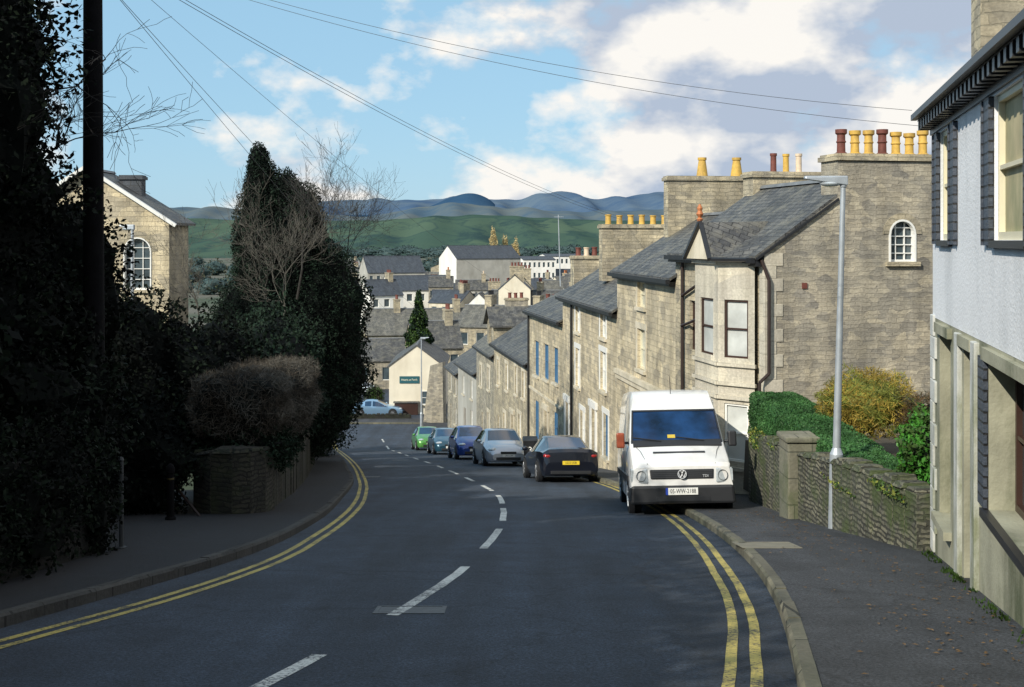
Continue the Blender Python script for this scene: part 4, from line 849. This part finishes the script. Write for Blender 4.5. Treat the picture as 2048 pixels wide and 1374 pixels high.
# ------------------------------------------------------------------ street furniture
def lamp(label,x,y,h,side=-1,z=None,lean=.0,arm=.72,r=.06):
    z=g(y)+.12 if z is None else z
    root=Thing('street_lamp',label,'street lamp',loc=(x,y,z)); m=MB()
    top=(x+lean,y,z+h)
    m.tube((x,y,z-.1),(x+lean*.2,y,z+1.15),r*1.75,r*1.7,16); m.tube((x+lean*.2,y,z+1.15),(x+lean*.22,y,z+1.25),r*1.7,r,16,cap=False); m.tube((x+lean*.22,y,z+1.25),top,r,r*.62,16)
    m.obj('post',root=root,mats=('galv',),smooth=True)
    m=MB(); m.box(x-.05,x+.05,y-r*1.85,y-r*1.5,z+.35,z+.85); m.obj('access_door',root=root,mats=('galv',))
    m=MB(); a=V(top); b=a+V((side*arm,0,.10))
    m.tube(a-V((0,0,.05)),a+V((0,0,.08)),r*.9,r*.9,10)
    w=.12
    m.hexa([(a.x-side*.06,y-.07,a.z-.02),(a.x-side*.06,y+.07,a.z-.02),(b.x,y+w*.6,b.z-.02),(b.x,y-w*.6,b.z-.02),(a.x-side*.06,y-.06,a.z+.13),(a.x-side*.06,y+.06,a.z+.13),(b.x,y+.05,b.z+.03),(b.x,y-.05,b.z+.03)])
    hd=m.obj('lamp_head',root=root,mats=('galv',),bevel=.02)
    m=MB(); m.ell(((a.x*2+b.x)/3,y,a.z+.01),(.17,.08,.05)); m.obj('lamp_glass',hd,('lamp',),root=root,smooth=True)
lamp('tall grey galvanised street lamp on the pavement',4.99,18.55,5.32,-1,lean=.13,arm=.60)
lamp('grey street lamp beside the far corner building',-7.1,94,7.0,1,arm=.6)
lamp('street lamp in front of the chapel gable',-10.6,33.5,6.7,-1,z=-6.4,arm=.35)
root=Thing('telegraph_pole','dark creosoted wooden telegraph pole beside ivy-clad tree','telegraph pole',loc=(-5.85,16.8,g(16.8)))
m=MB(); m.tube((-5.85,16.8,g(16.8)-.3),(-5.87,16.8,4.3),.16,.125,16); m.obj('post',root=root,mats=('timber',),smooth=True)
m=MB(); m.box(-6.3,-5.3,16.63,16.7,3.75,3.85); m.obj('crossarm',root=root,mats=('timber',))
def wire(a,b,sag,r=.008):
    m=MB(); n=26; pts=[]
    for i in range(n+1):
        t=i/n; p=V(a).lerp(V(b),t); p.z-=sag*4*t*(1-t); pts.append(p)
    for p,q in zip(pts,pts[1:]): m.tube(p,q,r,r,5,cap=False)
    m.obj('overhead_wire',mats=('wire',),label='thin black overhead telephone wire from the pole',cat='overhead wire',group='telephone wires')
pt=(-5.83,16.75,4.1)
wire(pt,(4.2,46.5,.9),.4,.005); wire((-5.8,16.7,4.03),(4.25,46.6,.8),.42,.005)
wire(pt,(5.0,15.0,1.62),.35,.0032); wire((-5.7,16.7,4.0),(5.25,14.9,1.4),.36,.0032)
wire((-6,16.7,4.0),(-6.5,98,-9.2),.5,.005); wire((-5.95,16.8,3.9),(-4.6,90,-7),.6,.005); wire((-5.9,16.8,4.1),(.3,62,-2.9),.3,.004)
root=Thing('television_aerial','thin television aerial mast on a terrace chimney','aerial',loc=(2.35,57,-.9)); m=MB(); m.tube((2.3,57,-2.2),(2.2,57,1.2),.03,.02,6)
m.obj('mast',root=root,mats=('galv',)); m=MB()
m.tube((2.0,57,1.1),(2.45,57,1.1),.015,.015,4)
for k in range(5): m.tube((2.0+.1*k,56.8,1.1),(2.0+.1*k,57.2,1.1),.012,.012,4)
m.obj('antenna',root=root,mats=('galv',))
root=Thing('bollard','black pavement bollard with dark yellow bands','bollard',loc=(-5.75,20.2,g(20.2)+.12)); z=g(20.2)+.12
m=MB(); m.lathe((-5.75,20.2,z),[(.09,0),(.09,.04),(.065,.06),(.06,.78),(.075,.8),(.075,.86),(.05,.92),(.01,.95)],14); m.obj('post',root=root,mats=('timber',),smooth=True)
m=MB(); m.lathe((-5.75,20.2,z+.68),[(.0625,0),(.0635,.01),(.0635,.025),(.0625,.03)],14); m.obj('reflective_band',root=root,mats=('ydark',),smooth=True)
root=Thing('sign_post','slim grey steel post at the driveway mouth','post',loc=(-5.08,15.6,g(15.6)+.12)); z=g(15.6)+.12
m=MB(); m.tube((-5.08,15.6,z),(-5.08,15.6,z+1.15),.03,.03,10); m.tube((-5.08,15.6,z+1.15),(-5.08,15.6,z+1.19),.036,.02,10); m.obj('post',root=root,mats=('dull',),smooth=True)
m=MB(); m.lathe((-5.08,15.6,z),[(.07,0),(.07,.02),(.035,.03)],10); m.obj('base_plate',root=root,mats=('dull',))
root=Thing('handrail','sloping rusty iron handrail beside the driveway steps','handrail',loc=(-6.6,21.3,g(21.3))); m=MB(); m.tube((-6.9,22.5,-3.9),(-5.45,21.0,-4.85),.025,.025,8); m.obj('rail',root=root,mats=('iron',),smooth=True)
for q in ((-5.5,21.05,-4.82),(-6.7,22.3,-4.03)):
    m=MB(); m.tube((q[0],q[1],-5.1),q,.02,.02,8); m.obj('post',root=root,mats=('iron',),smooth=True)
def wbin(x,y):
    z=g(y)+.12; root=Thing('wheeled_bin','black wheeled refuse bin standing on the kerb','bin',loc=(x,y,z)); m=MB()
    m.hexa([(x-.22,y-.24,z+.05),(x+.22,y-.24,z+.05),(x+.22,y+.24,z+.05),(x-.22,y+.24,z+.05),(x-.29,y-.3,z+.95),(x+.29,y-.3,z+.95),(x+.29,y+.32,z+.95),(x-.29,y+.32,z+.95)]); m.obj('body',root=root,mats=('plastic',),bevel=.02)
    m=MB(); m.hexa([(x-.31,y-.34,z+.955),(x+.31,y-.34,z+.955),(x+.31,y+.34,z+.955),(x-.31,y+.34,z+.955),(x-.28,y-.3,z+1.0),(x+.28,y-.3,z+1.0),(x+.28,y+.3,z+1.07),(x-.28,y+.3,z+1.07)]); m.obj('lid',root=root,mats=('plastic',),bevel=.02)
    for sx in (-.27,.25): m=MB(); m.lathe((x+sx,y+.25,z+.1),[(.1,0),(.1,.04)],12,axis='x'); m.obj('wheel',root=root,mats=('rubber',))
    text('3',.35,'white',Matrix.Translation(V((x,y-.30,z+.6)))@Matrix.Rotation(math.pi/2-.06,4,'X'),'house_number',root)
wbin(.72,47.6)
# ------------------------------------------------------------------ vehicles
def ring(st,q):
    y,zb,zl,zt,wb,wl,wt,dl=st[:8]; q=st[8] if len(st)>8 else q
    L=[(-wb,zb),(-wl,zb+.3*(zl-zb)),(-wl*1.0,zb+.75*(zl-zb)),(-wl*.975,zl),(-wt,zt-dl),(-wt*(q+1)/2,zt-dl*.25),(-wt*q,zt),(-wt*q*.5,zt+.014)]
    return [(x,y,z) for x,z in L]+[(0,y,zt+.02)]+[(-x,y,z) for x,z in L[::-1]]
def loftcar(root,sts,q,keyf,mats,names):
    rings=[ring(s,q) for s in sts]; n=len(rings[0]); parts={}
    for i in range(len(rings)-1):
        for j in range(n-1):
            k=keyf(i,j); mb=parts.setdefault(k,MB()); mb.poly([rings[i][j],rings[i][j+1],rings[i+1][j+1],rings[i+1][j]])
        parts.setdefault('body',MB()).poly([rings[i][0],rings[i+1][0],rings[i+1][-1],rings[i][-1]])
    parts['body'].poly(rings[0]); parts['body'].poly(rings[-1][::-1])
    for k,mb in parts.items():
        nm=k.split('#')[0]
        d={};vv=[];ff=[]
        for f in mb.f:
            nf=[]
            for vi in f:
                key=tuple(round(c,5) for c in mb.v[vi])
                if key not in d: d[key]=len(vv); vv.append(key)
                nf.append(d[key])
            ff.append(tuple(nf))
        mb.v=vv; mb.f=ff
        mb.obj(nm,root=root,mats=(mats.get(nm,'carglass'),),smooth=True,angle=32,world=False)
def wheel(root,x,y,r,w,side,rim='alloy'):
    m=MB(); m.lathe((x-w/2,y,r),[(r*.62,0),(r*.94,0),(r,w*.15),(r,w*.85),(r*.94,w),(r*.62,w)],24,axis='x'); t=m.obj('wheel',root=root,mats=('rubber',),smooth=True,world=False)
    m=MB(); xx=x+side*w/2
    m.lathe((xx-.02*side-.005,y,r),[(r*.63,0),(r*.63,.02)],20,axis='x')
    for k in range(7):
        a=2*math.pi*k/7; c,s=math.cos(a),math.sin(a)
        m.tube((xx,y+c*r*.08,r+s*r*.08),(xx,y+c*r*.6,r+s*r*.6),.028,.02,6)
    m.obj('rim',t,(rim,),root=root,world=False)
def slopeM(x,y,yaw,dz=0):
    s=-math.atan((g(y-1.3)-g(y+1.3))/2.6)
    return Matrix.Translation((x,y,g(y)+dz))@Matrix.Rotation(s,4,'X')@Matrix.Rotation(yaw,4,'Z')
def plate(root,txt,y,z,w,h,facing,yellow=False,band=False):
    m=MB(); m.box(-w/2,w/2,y-.008,y+.008,z-h/2,z+h/2); p=m.obj('number_plate',root=root,mats=('plate_y' if yellow else 'plate_w',),world=False)
    mt=Matrix.Translation((0,y+(-.011 if facing<0 else .011),z))@Matrix.Rotation(0 if facing<0 else math.pi,4,'Z')@Matrix.Rotation(math.pi/2,4,'X')
    text(txt,h*.88,'black',mt,'plate_lettering',root,p,world=False,ext=.001,sx=.74)
    if band:
        m=MB(); m.box(-w/2-.045,-w/2-.001,y-.009,y+.008,z-h/2,z+h/2); m.obj('plate_band',p,('euro',),root=root,world=False)
def car(name,label,mat,x,y,yaw,kind='hatch',W=1.78,H=1.48,L=4.25,txt='',ptxt=None):
    root=Thing(name,label,'car',mat=slopeM(x,y,yaw),group='cars parked along the kerb'); w=W/2; k=L/4.2; h=H/1.48
    if kind=='hatch':
        S=[(-2.1,.26,.46,.50,.56,.60,.52,.02),(-2.06,.2,.54,.62,.68,.73,.62,.03),(-1.97,.18,.60,.71,.74,.81,.68,.04),(-1.85,.18,.64,.77,.78,.85,.71,.05),(-1.5,.18,.74,.87,.81,.87,.74,.05),(-1.2,.18,.80,.95,.82,.88,.76,.05),(-.98,.18,.86,1.0,.82,.88,.76,.05),(-.3,.18,.90,1.40,.82,.88,.63,.06),(.12,.18,.92,1.475,.82,.88,.62,.06),(.2,.18,.92,1.478,.82,.88,.62,.06),(1.05,.18,.95,1.45,.82,.88,.60,.06),(1.25,.18,.96,1.42,.82,.88,.60,.06),(1.8,.2,.96,1.06,.8,.86,.66,.04),(1.98,.22,.80,.90,.76,.82,.68,.04),(2.1,.3,.5,.6,.66,.72,.62,.03)]
    else:
        S=[(-2.1,.26,.46,.50,.56,.62,.54,.02),(-2.06,.2,.53,.60,.68,.74,.64,.03),(-1.97,.18,.58,.68,.74,.81,.70,.04),(-1.85,.18,.62,.73,.78,.85,.73,.04),(-1.5,.18,.71,.82,.81,.87,.76,.04),(-1.1,.18,.78,.90,.82,.88,.78,.05),(-.8,.18,.84,.95,.82,.88,.76,.05),(-.1,.18,.88,1.33,.82,.88,.60,.06),(.3,.18,.90,1.40,.82,.88,.59,.06),(.38,.18,.90,1.40,.82,.88,.59,.06),(.75,.18,.92,1.38,.82,.88,.58,.06),(.9,.18,.92,1.34,.82,.88,.58,.06),(1.55,.2,.93,1.04,.82,.87,.66,.04),(1.98,.2,.90,1.00,.79,.85,.72,.04),(2.07,.24,.72,.90,.76,.82,.72,.03),(2.1,.32,.50,.62,.70,.76,.68,.03)]
    ws=[6];side=[6,7,9,10];rw=[11]
    S=[(a*k,b*h,c*h,d*h,e*w/.88,f*w/.88,gg*w/.88,dl) for a,b,c,d,e,f,gg,dl in S]
    def key(i,j):
        if i in ws and 6<=j<=9: return 'windscreen'
        if i in rw and 6<=j<=9: return 'rear_window'
        if i in side and j==3: return 'side_window#a'
        if i in side and j==12: return 'side_window#b'
        return 'body'
    loftcar(root,S,.86,key,{'body':mat},None)
    for yy in (-1.3*k,1.28*k):
        for sx in (-1,1):
            m=MB(); m.lathe((sx*(w-.05)-.06,yy,.31),[(.37,0),(.37,.12)],24,axis='x'); m.obj('wheel_arch',root=root,mats=('plastic',),smooth=True,world=False)
            wheel(root,sx*(w-.07),yy,.31,.2,sx)
    for sx in (-1,1):
        m=MB(); m.ell((sx*.60*w/.88,-1.90*k,.655*h),(.20,.16,.085)); m.obj('headlight',root=root,mats=('lamp',),smooth=True,world=False)
        m=MB(); m.ell((sx*.68*w/.88,1.97*k,.80*h),(.15,.13,.085)); m.obj('tail_light',root=root,mats=('red',),smooth=True,world=False)
        m=MB(); m.ell((sx*(w+.07),-.72*k,.98*h),(.10,.07,.07)); m.obj('wing_mirror',root=root,mats=(mat,),smooth=True,world=False)
    m=MB(); m.box(-.32,.32,-2.11*k-.006,-2.0*k,.48*h,.58*h); m.obj('grille',root=root,mats=('plastic',),bevel=.01,world=False)
    m=MB(); m.box(-.5,.5,-2.11*k-.004,-2.0*k,.24*h,.36*h); m.obj('lower_grille',root=root,mats=('plastic',),bevel=.01,world=False)
    m=MB(); m.box(-.6,.6,2.0*k,2.11*k+.005,.26*h,.36*h); m.obj('rear_bumper',root=root,mats=('plastic',),bevel=.01,world=False)
    plate(root,txt,-2.11*k-.03,.42*h,.52,.11,-1)
    plate(root,ptxt or txt,2.11*k+.0,.60*h,.50,.11,1,True)
    return root
P_=dict(silver=paint('silver_metallic_paint',(.50,.54,.60),.5),black=paint('dark_navy_paint',(.006,.008,.016),.2),blue=paint('blue_metallic_paint',(.02,.06,.28),.4),teal=paint('dark_teal_paint',(.02,.07,.11),.3),green=paint('lime_green_paint',(.09,.30,.06),.3),ice=paint('ice_blue_paint',(.26,.42,.60),.5),dark=paint('black_paint_car',(.015,.017,.02),.2),palec=paint('white_car_paint',(.6,.65,.7),.1),van=paint('white_van_paint',(.76,.76,.75),0,dirt=(.62,.61,.58)))
car('coupe_car','dark navy coupe with yellow rear plate parked by the kerb',P_['black'],1.45,37.2,.13+math.pi,'saloon',1.75,1.42,4.3,'LG12 UOB')
car('hatchback_car','silver hatchback facing uphill parked by the kerb',P_['silver'],-.5,50.4,.17,'hatch',1.84,1.5,4.3,'CP03 LOM')
car('hatchback_car','bright blue hatchback parked behind a silver car',P_['blue'],-2.1,59,.18,'hatch',1.72,1.6,3.9,'PX55 KYD')
car('estate_car','dark teal car facing uphill parked by the kerb',P_['teal'],-3.75,68,.18,'hatch',1.74,1.45,4.2,'PE04 HJN')
car('hatchback_car','lime green hatchback last in the parked row',P_['green'],-5.55,78.5,.19,'hatch',1.75,1.5,4.0,'PN57 XTR')
car('saloon_car','ice blue saloon parked side-on behind a low wall',P_['ice'],-11.6,103,math.pi/2+.05,'saloon',1.8,1.42,4.5,'PO06 RFX')
car('hatchback_car','dark hatchback parked beyond the low wall',P_['dark'],-15.2,111,.4,'hatch',1.75,1.5,4.2,'PK05 LWE')
car('hatchback_car','pale hatchback parked near the hedge',P_['palec'],-15.5,121,.9,'hatch',1.75,1.5,4.2,'PJ52 DMO')
def van():
    Mx=Matrix.Translation((3.36,25.35,g(25.35)+.0))@Matrix.Rotation(-math.atan(.1525),4,'X')@Matrix.Rotation(-.045,4,'Z')@Matrix.Rotation(math.radians(-1.2),4,'Y')
    root=Thing('delivery_van','white high-roofed delivery van parked half on the pavement','van',mat=Mx)
    A=[(0,.34,.66,.90,.90,.95,.90,.03,.96),(.05,.30,.76,.98,.95,.965,.92,.03,.96),(.2,.28,.88,1.05,.96,.975,.93,.03,.96),(.5,.28,1.02,1.18,.965,.98,.935,.04,.96),(.76,.28,1.15,1.29,.97,.985,.935,.05,.96),(.84,.28,1.20,1.34,.97,.985,.935,.05,.96),(1.40,.28,1.30,1.98,.97,.985,.87,.08,.96),(1.50,.28,1.30,2.09,.97,.985,.87,.14,.93),(1.72,.28,1.30,2.27,.97,.985,.87,.24,.90),(1.80,.28,1.30,2.31,.97,.985,.87,.26,.90),(2.05,.28,1.30,2.38,.97,.985,.87,.28,.90),(2.8,.28,1.30,2.42,.97,.985,.87,.3,.9),(5.35,.28,1.30,2.42,.97,.985,.87,.3,.9),(5.5,.32,1.30,2.25,.9,.93,.80,.25,.9)]
    S=[(a[0]-2.75,)+a[1:] for a in A]
    def key(i,j):
        if i==5 and 6<=j<=9: return 'windscreen'
        if i in (5,6,7) and j==3: return 'side_window#a'
        if i in (5,6,7) and j==12: return 'side_window#b'
        return 'body'
    loftcar(root,S,.93,key,{'body':P_['van'],'windscreen':'vanglass'},None)
    f=-2.75
    O=lambda name,mb,mat,parent=None,**k: mb.obj(name,parent,(mat,),root=root,world=False,**k)
    m=MB(); m.hexa([(-.99,f-.09,.22),(.99,f-.09,.22),(1.01,f+.55,.28),(-1.01,f+.55,.28),(-.96,f-.10,.57),(.96,f-.10,.57),(1.0,f+.55,.54),(-1.0,f+.55,.54)]); bmp=O('bumper',m,'plastic',bevel=.05)
    m=MB(); m.box(-.5,.5,f-.106,f-.08,.28,.36); O('lower_grille',m,'black',bmp)
    m=MB(); m.hexa([(-.59,f-.03,.685),(.59,f-.03,.685),(.59,f+.1,.685),(-.59,f+.1,.685),(-.61,f-.015,.865),(.61,f-.015,.865),(.61,f+.1,.865),(-.61,f+.1,.865)]); gr=O('grille',m,'black',bevel=.02)
    m=MB()
    for k in range(4): m.box(-.57,.57,f-.038+.003*k,f-.01,.705+.038*k,.715+.038*k)
    O('grille_bar',m,'dull',gr)
    m=MB(); cz=.775; yy=f-.065; n=24; e=.82
    for k in range(n):
        a0=2*math.pi*k/n;a1=2*math.pi*(k+1)/n
        p=lambda a,r,y:(r*e*math.cos(a),y,cz+r*e*math.sin(a))
        m.hexa([p(a0,.088,yy),p(a1,.088,yy),p(a1,.088,yy+.015),p(a0,.088,yy+.015),p(a0,.105,yy),p(a1,.105,yy),p(a1,.105,yy+.015),p(a0,.105,yy+.015)])
    def ln(a,b): m.tube((a[0]*e,yy+.004,cz+a[1]*e),(b[0]*e,yy+.004,cz+b[1]*e),.007,.007,6)
    ln((-.035,.085),(0,.012)); ln((.035,.085),(0,.012)); ln((-.08,.03),(-.04,-.078)); ln((-.04,-.078),(0,-.0)); ln((0,-.0),(.04,-.078)); ln((.04,-.078),(.08,.03))
    O('emblem',m,'emb',gr)
    m=MB(); m.lathe((0,yy+.012,cz),[(.09*e,0),(.09*e,.03)],20,axis='y'); O('emblem_disc',m,'black',gr)
    text('TDI',.07,'emb',Matrix.Translation((.44,f-.05,.735))@Matrix.Rotation(math.pi/2,4,'X'),'badge_lettering',root,gr,world=False)
    for sx in (-1,1):
        x0,x1=sorted((sx*.64,sx*.965)); rr0=.0 if sx>0 else .05; rr1=.05 if sx>0 else .0
        m=MB(); m.hexa([(x0,f-.03+rr0,.60),(x1,f-.03+rr1,.60),(x1,f+.2,.60),(x0,f+.2,.60),(x0,f-.015+rr0,.89),(x1,f-.015+rr1,.89),(x1,f+.2,.89),(x0,f+.2,.89)]); h=O('headlight',m,'lamp',bevel=.03)
        m=MB(); a,b=(x0,x0+.07) if sx<0 else (x1-.07,x1); m.box(a+.005,b-.005,f+.005,f+.06,.64,.86); O('indicator',m,'lamp',h)
        m=MB(); n=20
        for k in range(n):
            a0=2*math.pi*k/n;a1=2*math.pi*(k+1)/n; p=lambda a,r,y:(sx*.77+r*math.cos(a),y,.745+r*1.1*math.sin(a)); y0=f-.022
            m.hexa([p(a0,.084,y0),p(a1,.084,y0),p(a1,.084,y0+.02),p(a0,.084,y0+.02),p(a0,.092,y0),p(a1,.092,y0),p(a1,.092,y0+.02),p(a0,.092,y0+.02)])
        O('reflector_ring',m,'dull',h)
        m=MB(); m.tube((sx*.95,f+1.0,1.36),(sx*1.08,f+.94,1.36),.025,.025,8)
        mi=O('wing_mirror',m,'plastic'); m=MB(); m.box(sx*1.10-.08,sx*1.10+.08,f+.85,f+.97,1.26,1.56); O('mirror_housing',m,'rust' if sx<0 else 'plastic',mi,bevel=.03)
        m=MB(); a,b=sorted((sx*.98,sx*1.005)); m.box(a,b,f+.56,f+5.3,.62,.74); O('rubbing_strip',m,'plastic')
        for yy2 in (f+.85,f+4.2):
            m=MB(); m.lathe((sx*.94-.05,yy2,.34),[(.43,0),(.43,.105)],28,axis='x'); O('wheel_arch',m,'plastic',smooth=True); wheel(root,sx*.87,yy2,.34,.24,sx,'galv')
    def ws(x,t,off=.004):
        y=f+.84+.56*t; z=1.34+.64*t+.016; w=(.935+(.87-.935)*t)*.96; return (x*w,y-.75*off,z+.66*off)
    for (x0,x1,t0,t1) in ((-1,-.965,0,1),(.965,1,0,1),(-.965,.965,.0,.07),(-.965,.965,.95,1)):
        m=MB(); m.hexa([ws(x0,t0,.002),ws(x1,t0,.002),ws(x1,t1,.002),ws(x0,t1,.002),ws(x0,t0,.009),ws(x1,t0,.009),ws(x1,t1,.009),ws(x0,t1,.009)]); O('windscreen_seal',m,'black')
    m=MB(); m.hexa([(-.86,f+.70,1.27),(.86,f+.70,1.27),(.86,f+.84,1.36),(-.86,f+.84,1.36),(-.86,f+.70,1.30),(.86,f+.70,1.30),(.86,f+.84,1.39),(-.86,f+.84,1.39)]); O('scuttle_panel',m,'plastic')
    m=MB(); m.hexa([(-.5,f+.40,1.155),(.5,f+.40,1.155),(.5,f+.45,1.18),(-.5,f+.45,1.18),(-.5,f+.40,1.165),(.5,f+.40,1.165),(.5,f+.45,1.19),(-.5,f+.45,1.19)]); O('bonnet_vent',m,'black')
    for sx in (-1,1):
        m=MB(); m.tube((sx*.64,f+.02,.965),(sx*.74,f+.5,1.20),.005,.005,4); m.tube((sx*.74,f+.5,1.20),(sx*.84,f+.76,1.31),.005,.005,4); O('bonnet_seam',m,'dull')
    for k in (-1,1):
        m=MB(); m.tube((k*.42+.12,f+.82,1.385),(k*.42-.43,f+.90,1.46),.012,.010,6); O('wiper',m,'black')
    m=MB(); m.tube((0,f+1.8,2.33),(-.02,f+1.62,2.68),.008,.005,6); O('antenna',m,'black')
    m=MB(); q=[ws(-.19,.12,.008),ws(-.02,.12,.008),ws(-.02,.22,.008),ws(-.19,.22,.008)]; m.hexa(q+[(a[0],a[1]-.004,a[2]+.004) for a in q]); O('permit_sticker',m,'yband')
    for sx in (-1,1):
        for yy3 in (f+1.95,f+3.3): m=MB(); m.box(sx*.988-.003,sx*.988+.003,yy3,yy3+.012,.35,1.3); O('door_seam',m,'plastic')
    plate(root,'05-WW-2188',f-.115,.46,.56,.13,-1,band=True)
van()
# ------------------------------------------------------------------ sun, sky, camera
sv=V((-.66,-.75,0)).normalized(); el=math.radians(33)
S=V((sv.x*math.cos(el),sv.y*math.cos(el),math.sin(el)))
ld=bpy.data.lights.new('sun','SUN'); ld.energy=5.0; ld.angle=math.radians(.5); ld.color=(1,.93,.80)
lo=bpy.data.objects.new('sun',ld); COL.objects.link(lo); lo.rotation_euler=S.to_track_quat('Z','Y').to_euler(); lo.location=(-20,-20,30)
w=bpy.data.worlds.new('World'); scene.world=w; w.use_nodes=True; t=w.node_tree
bg=t.nodes['Background']; sky=t.nodes.new('ShaderNodeTexSky'); sky.sky_type='NISHITA'; sky.sun_disc=False; sky.sun_elevation=el; sky.sun_rotation=math.atan2(sv.x,sv.y)%(2*math.pi)
sky.air_density=1.0; sky.dust_density=.4; sky.ozone_density=2.0
tc=t.nodes.new('ShaderNodeTexCoord').outputs['Generated']
sep=t.nodes.new('ShaderNodeSeparateXYZ'); t.links.new(tc,sep.inputs[0])
def mapn(loc):
    mp=t.nodes.new('ShaderNodeMapping'); mp.inputs['Scale'].default_value=(1,1,1.7); mp.inputs['Location'].default_value=loc; t.links.new(tc,mp.inputs[0]); return mp.outputs[0]
L0=(.42,.1,.31)
n1=noisen(t,mapn(L0),6.5,10,.55); n1b=noisen(t,mapn((L0[0]-.018,L0[1],L0[2]+.05)),6.5,5,.5); n2=noisen(t,mapn((2.2,.7,.2)),5,6,.6)
def math_(op,a,b,clamp=False):
    n=t.nodes.new('ShaderNodeMath'); n.operation=op; n.use_clamp=clamp
    for s,v in ((n.inputs[0],a),(n.inputs[1],b)):
        if isinstance(v,(int,float)): s.default_value=v
        else: t.links.new(v,s)
    return n.outputs[0]
xr=math_('MULTIPLY',math_('MULTIPLY',math_('ADD',sep.outputs['X'],.13),3.2,True),.23)
lowb=math_('MULTIPLY',math_('MULTIPLY',math_('SUBTRACT',.10,sep.outputs['Z']),9,True),.10)
cov=math_('ADD',math_('ADD',n1.outputs[0],xr),lowb)
mask=ramp(t,cov,.555,.65)
dif=math_('MULTIPLY',math_('SUBTRACT',n1.outputs[0],n1b.outputs[0]),3.6)
lit=math_('ADD',dif,math_('SUBTRACT',1.04,n2.outputs[0]))
thick=math_('MULTIPLY',math_('SUBTRACT',cov,.66),.8)
lit=math_('SUBTRACT',lit,thick)
shade=ramp(t,lit,.25,.70,(4.6,5.4,6.7),(9.8,9.5,9.0))
skyc=mixn(t,'MIX',.7,sky.outputs[0],(3.9,6.9,9.3))
c=mixn(t,'MIX',mask,skyc,shade)
t.links.new(c,bg.inputs[0]); bg.inputs[1].default_value=.1
cd=bpy.data.cameras.new('camera'); cam=bpy.data.objects.new('camera',cd); COL.objects.link(cam)
cam.location=(0,0,0); cam.rotation_euler=(math.pi/2,0,0); cd.lens=2400/2048*36; cd.sensor_width=36; cd.shift_y=-207/2048; cd.clip_end=40000; cd.clip_start=.1
scene.camera=cam
scene.view_settings.view_transform='Standard'; scene.view_settings.look='None'; scene.view_settings.exposure=0
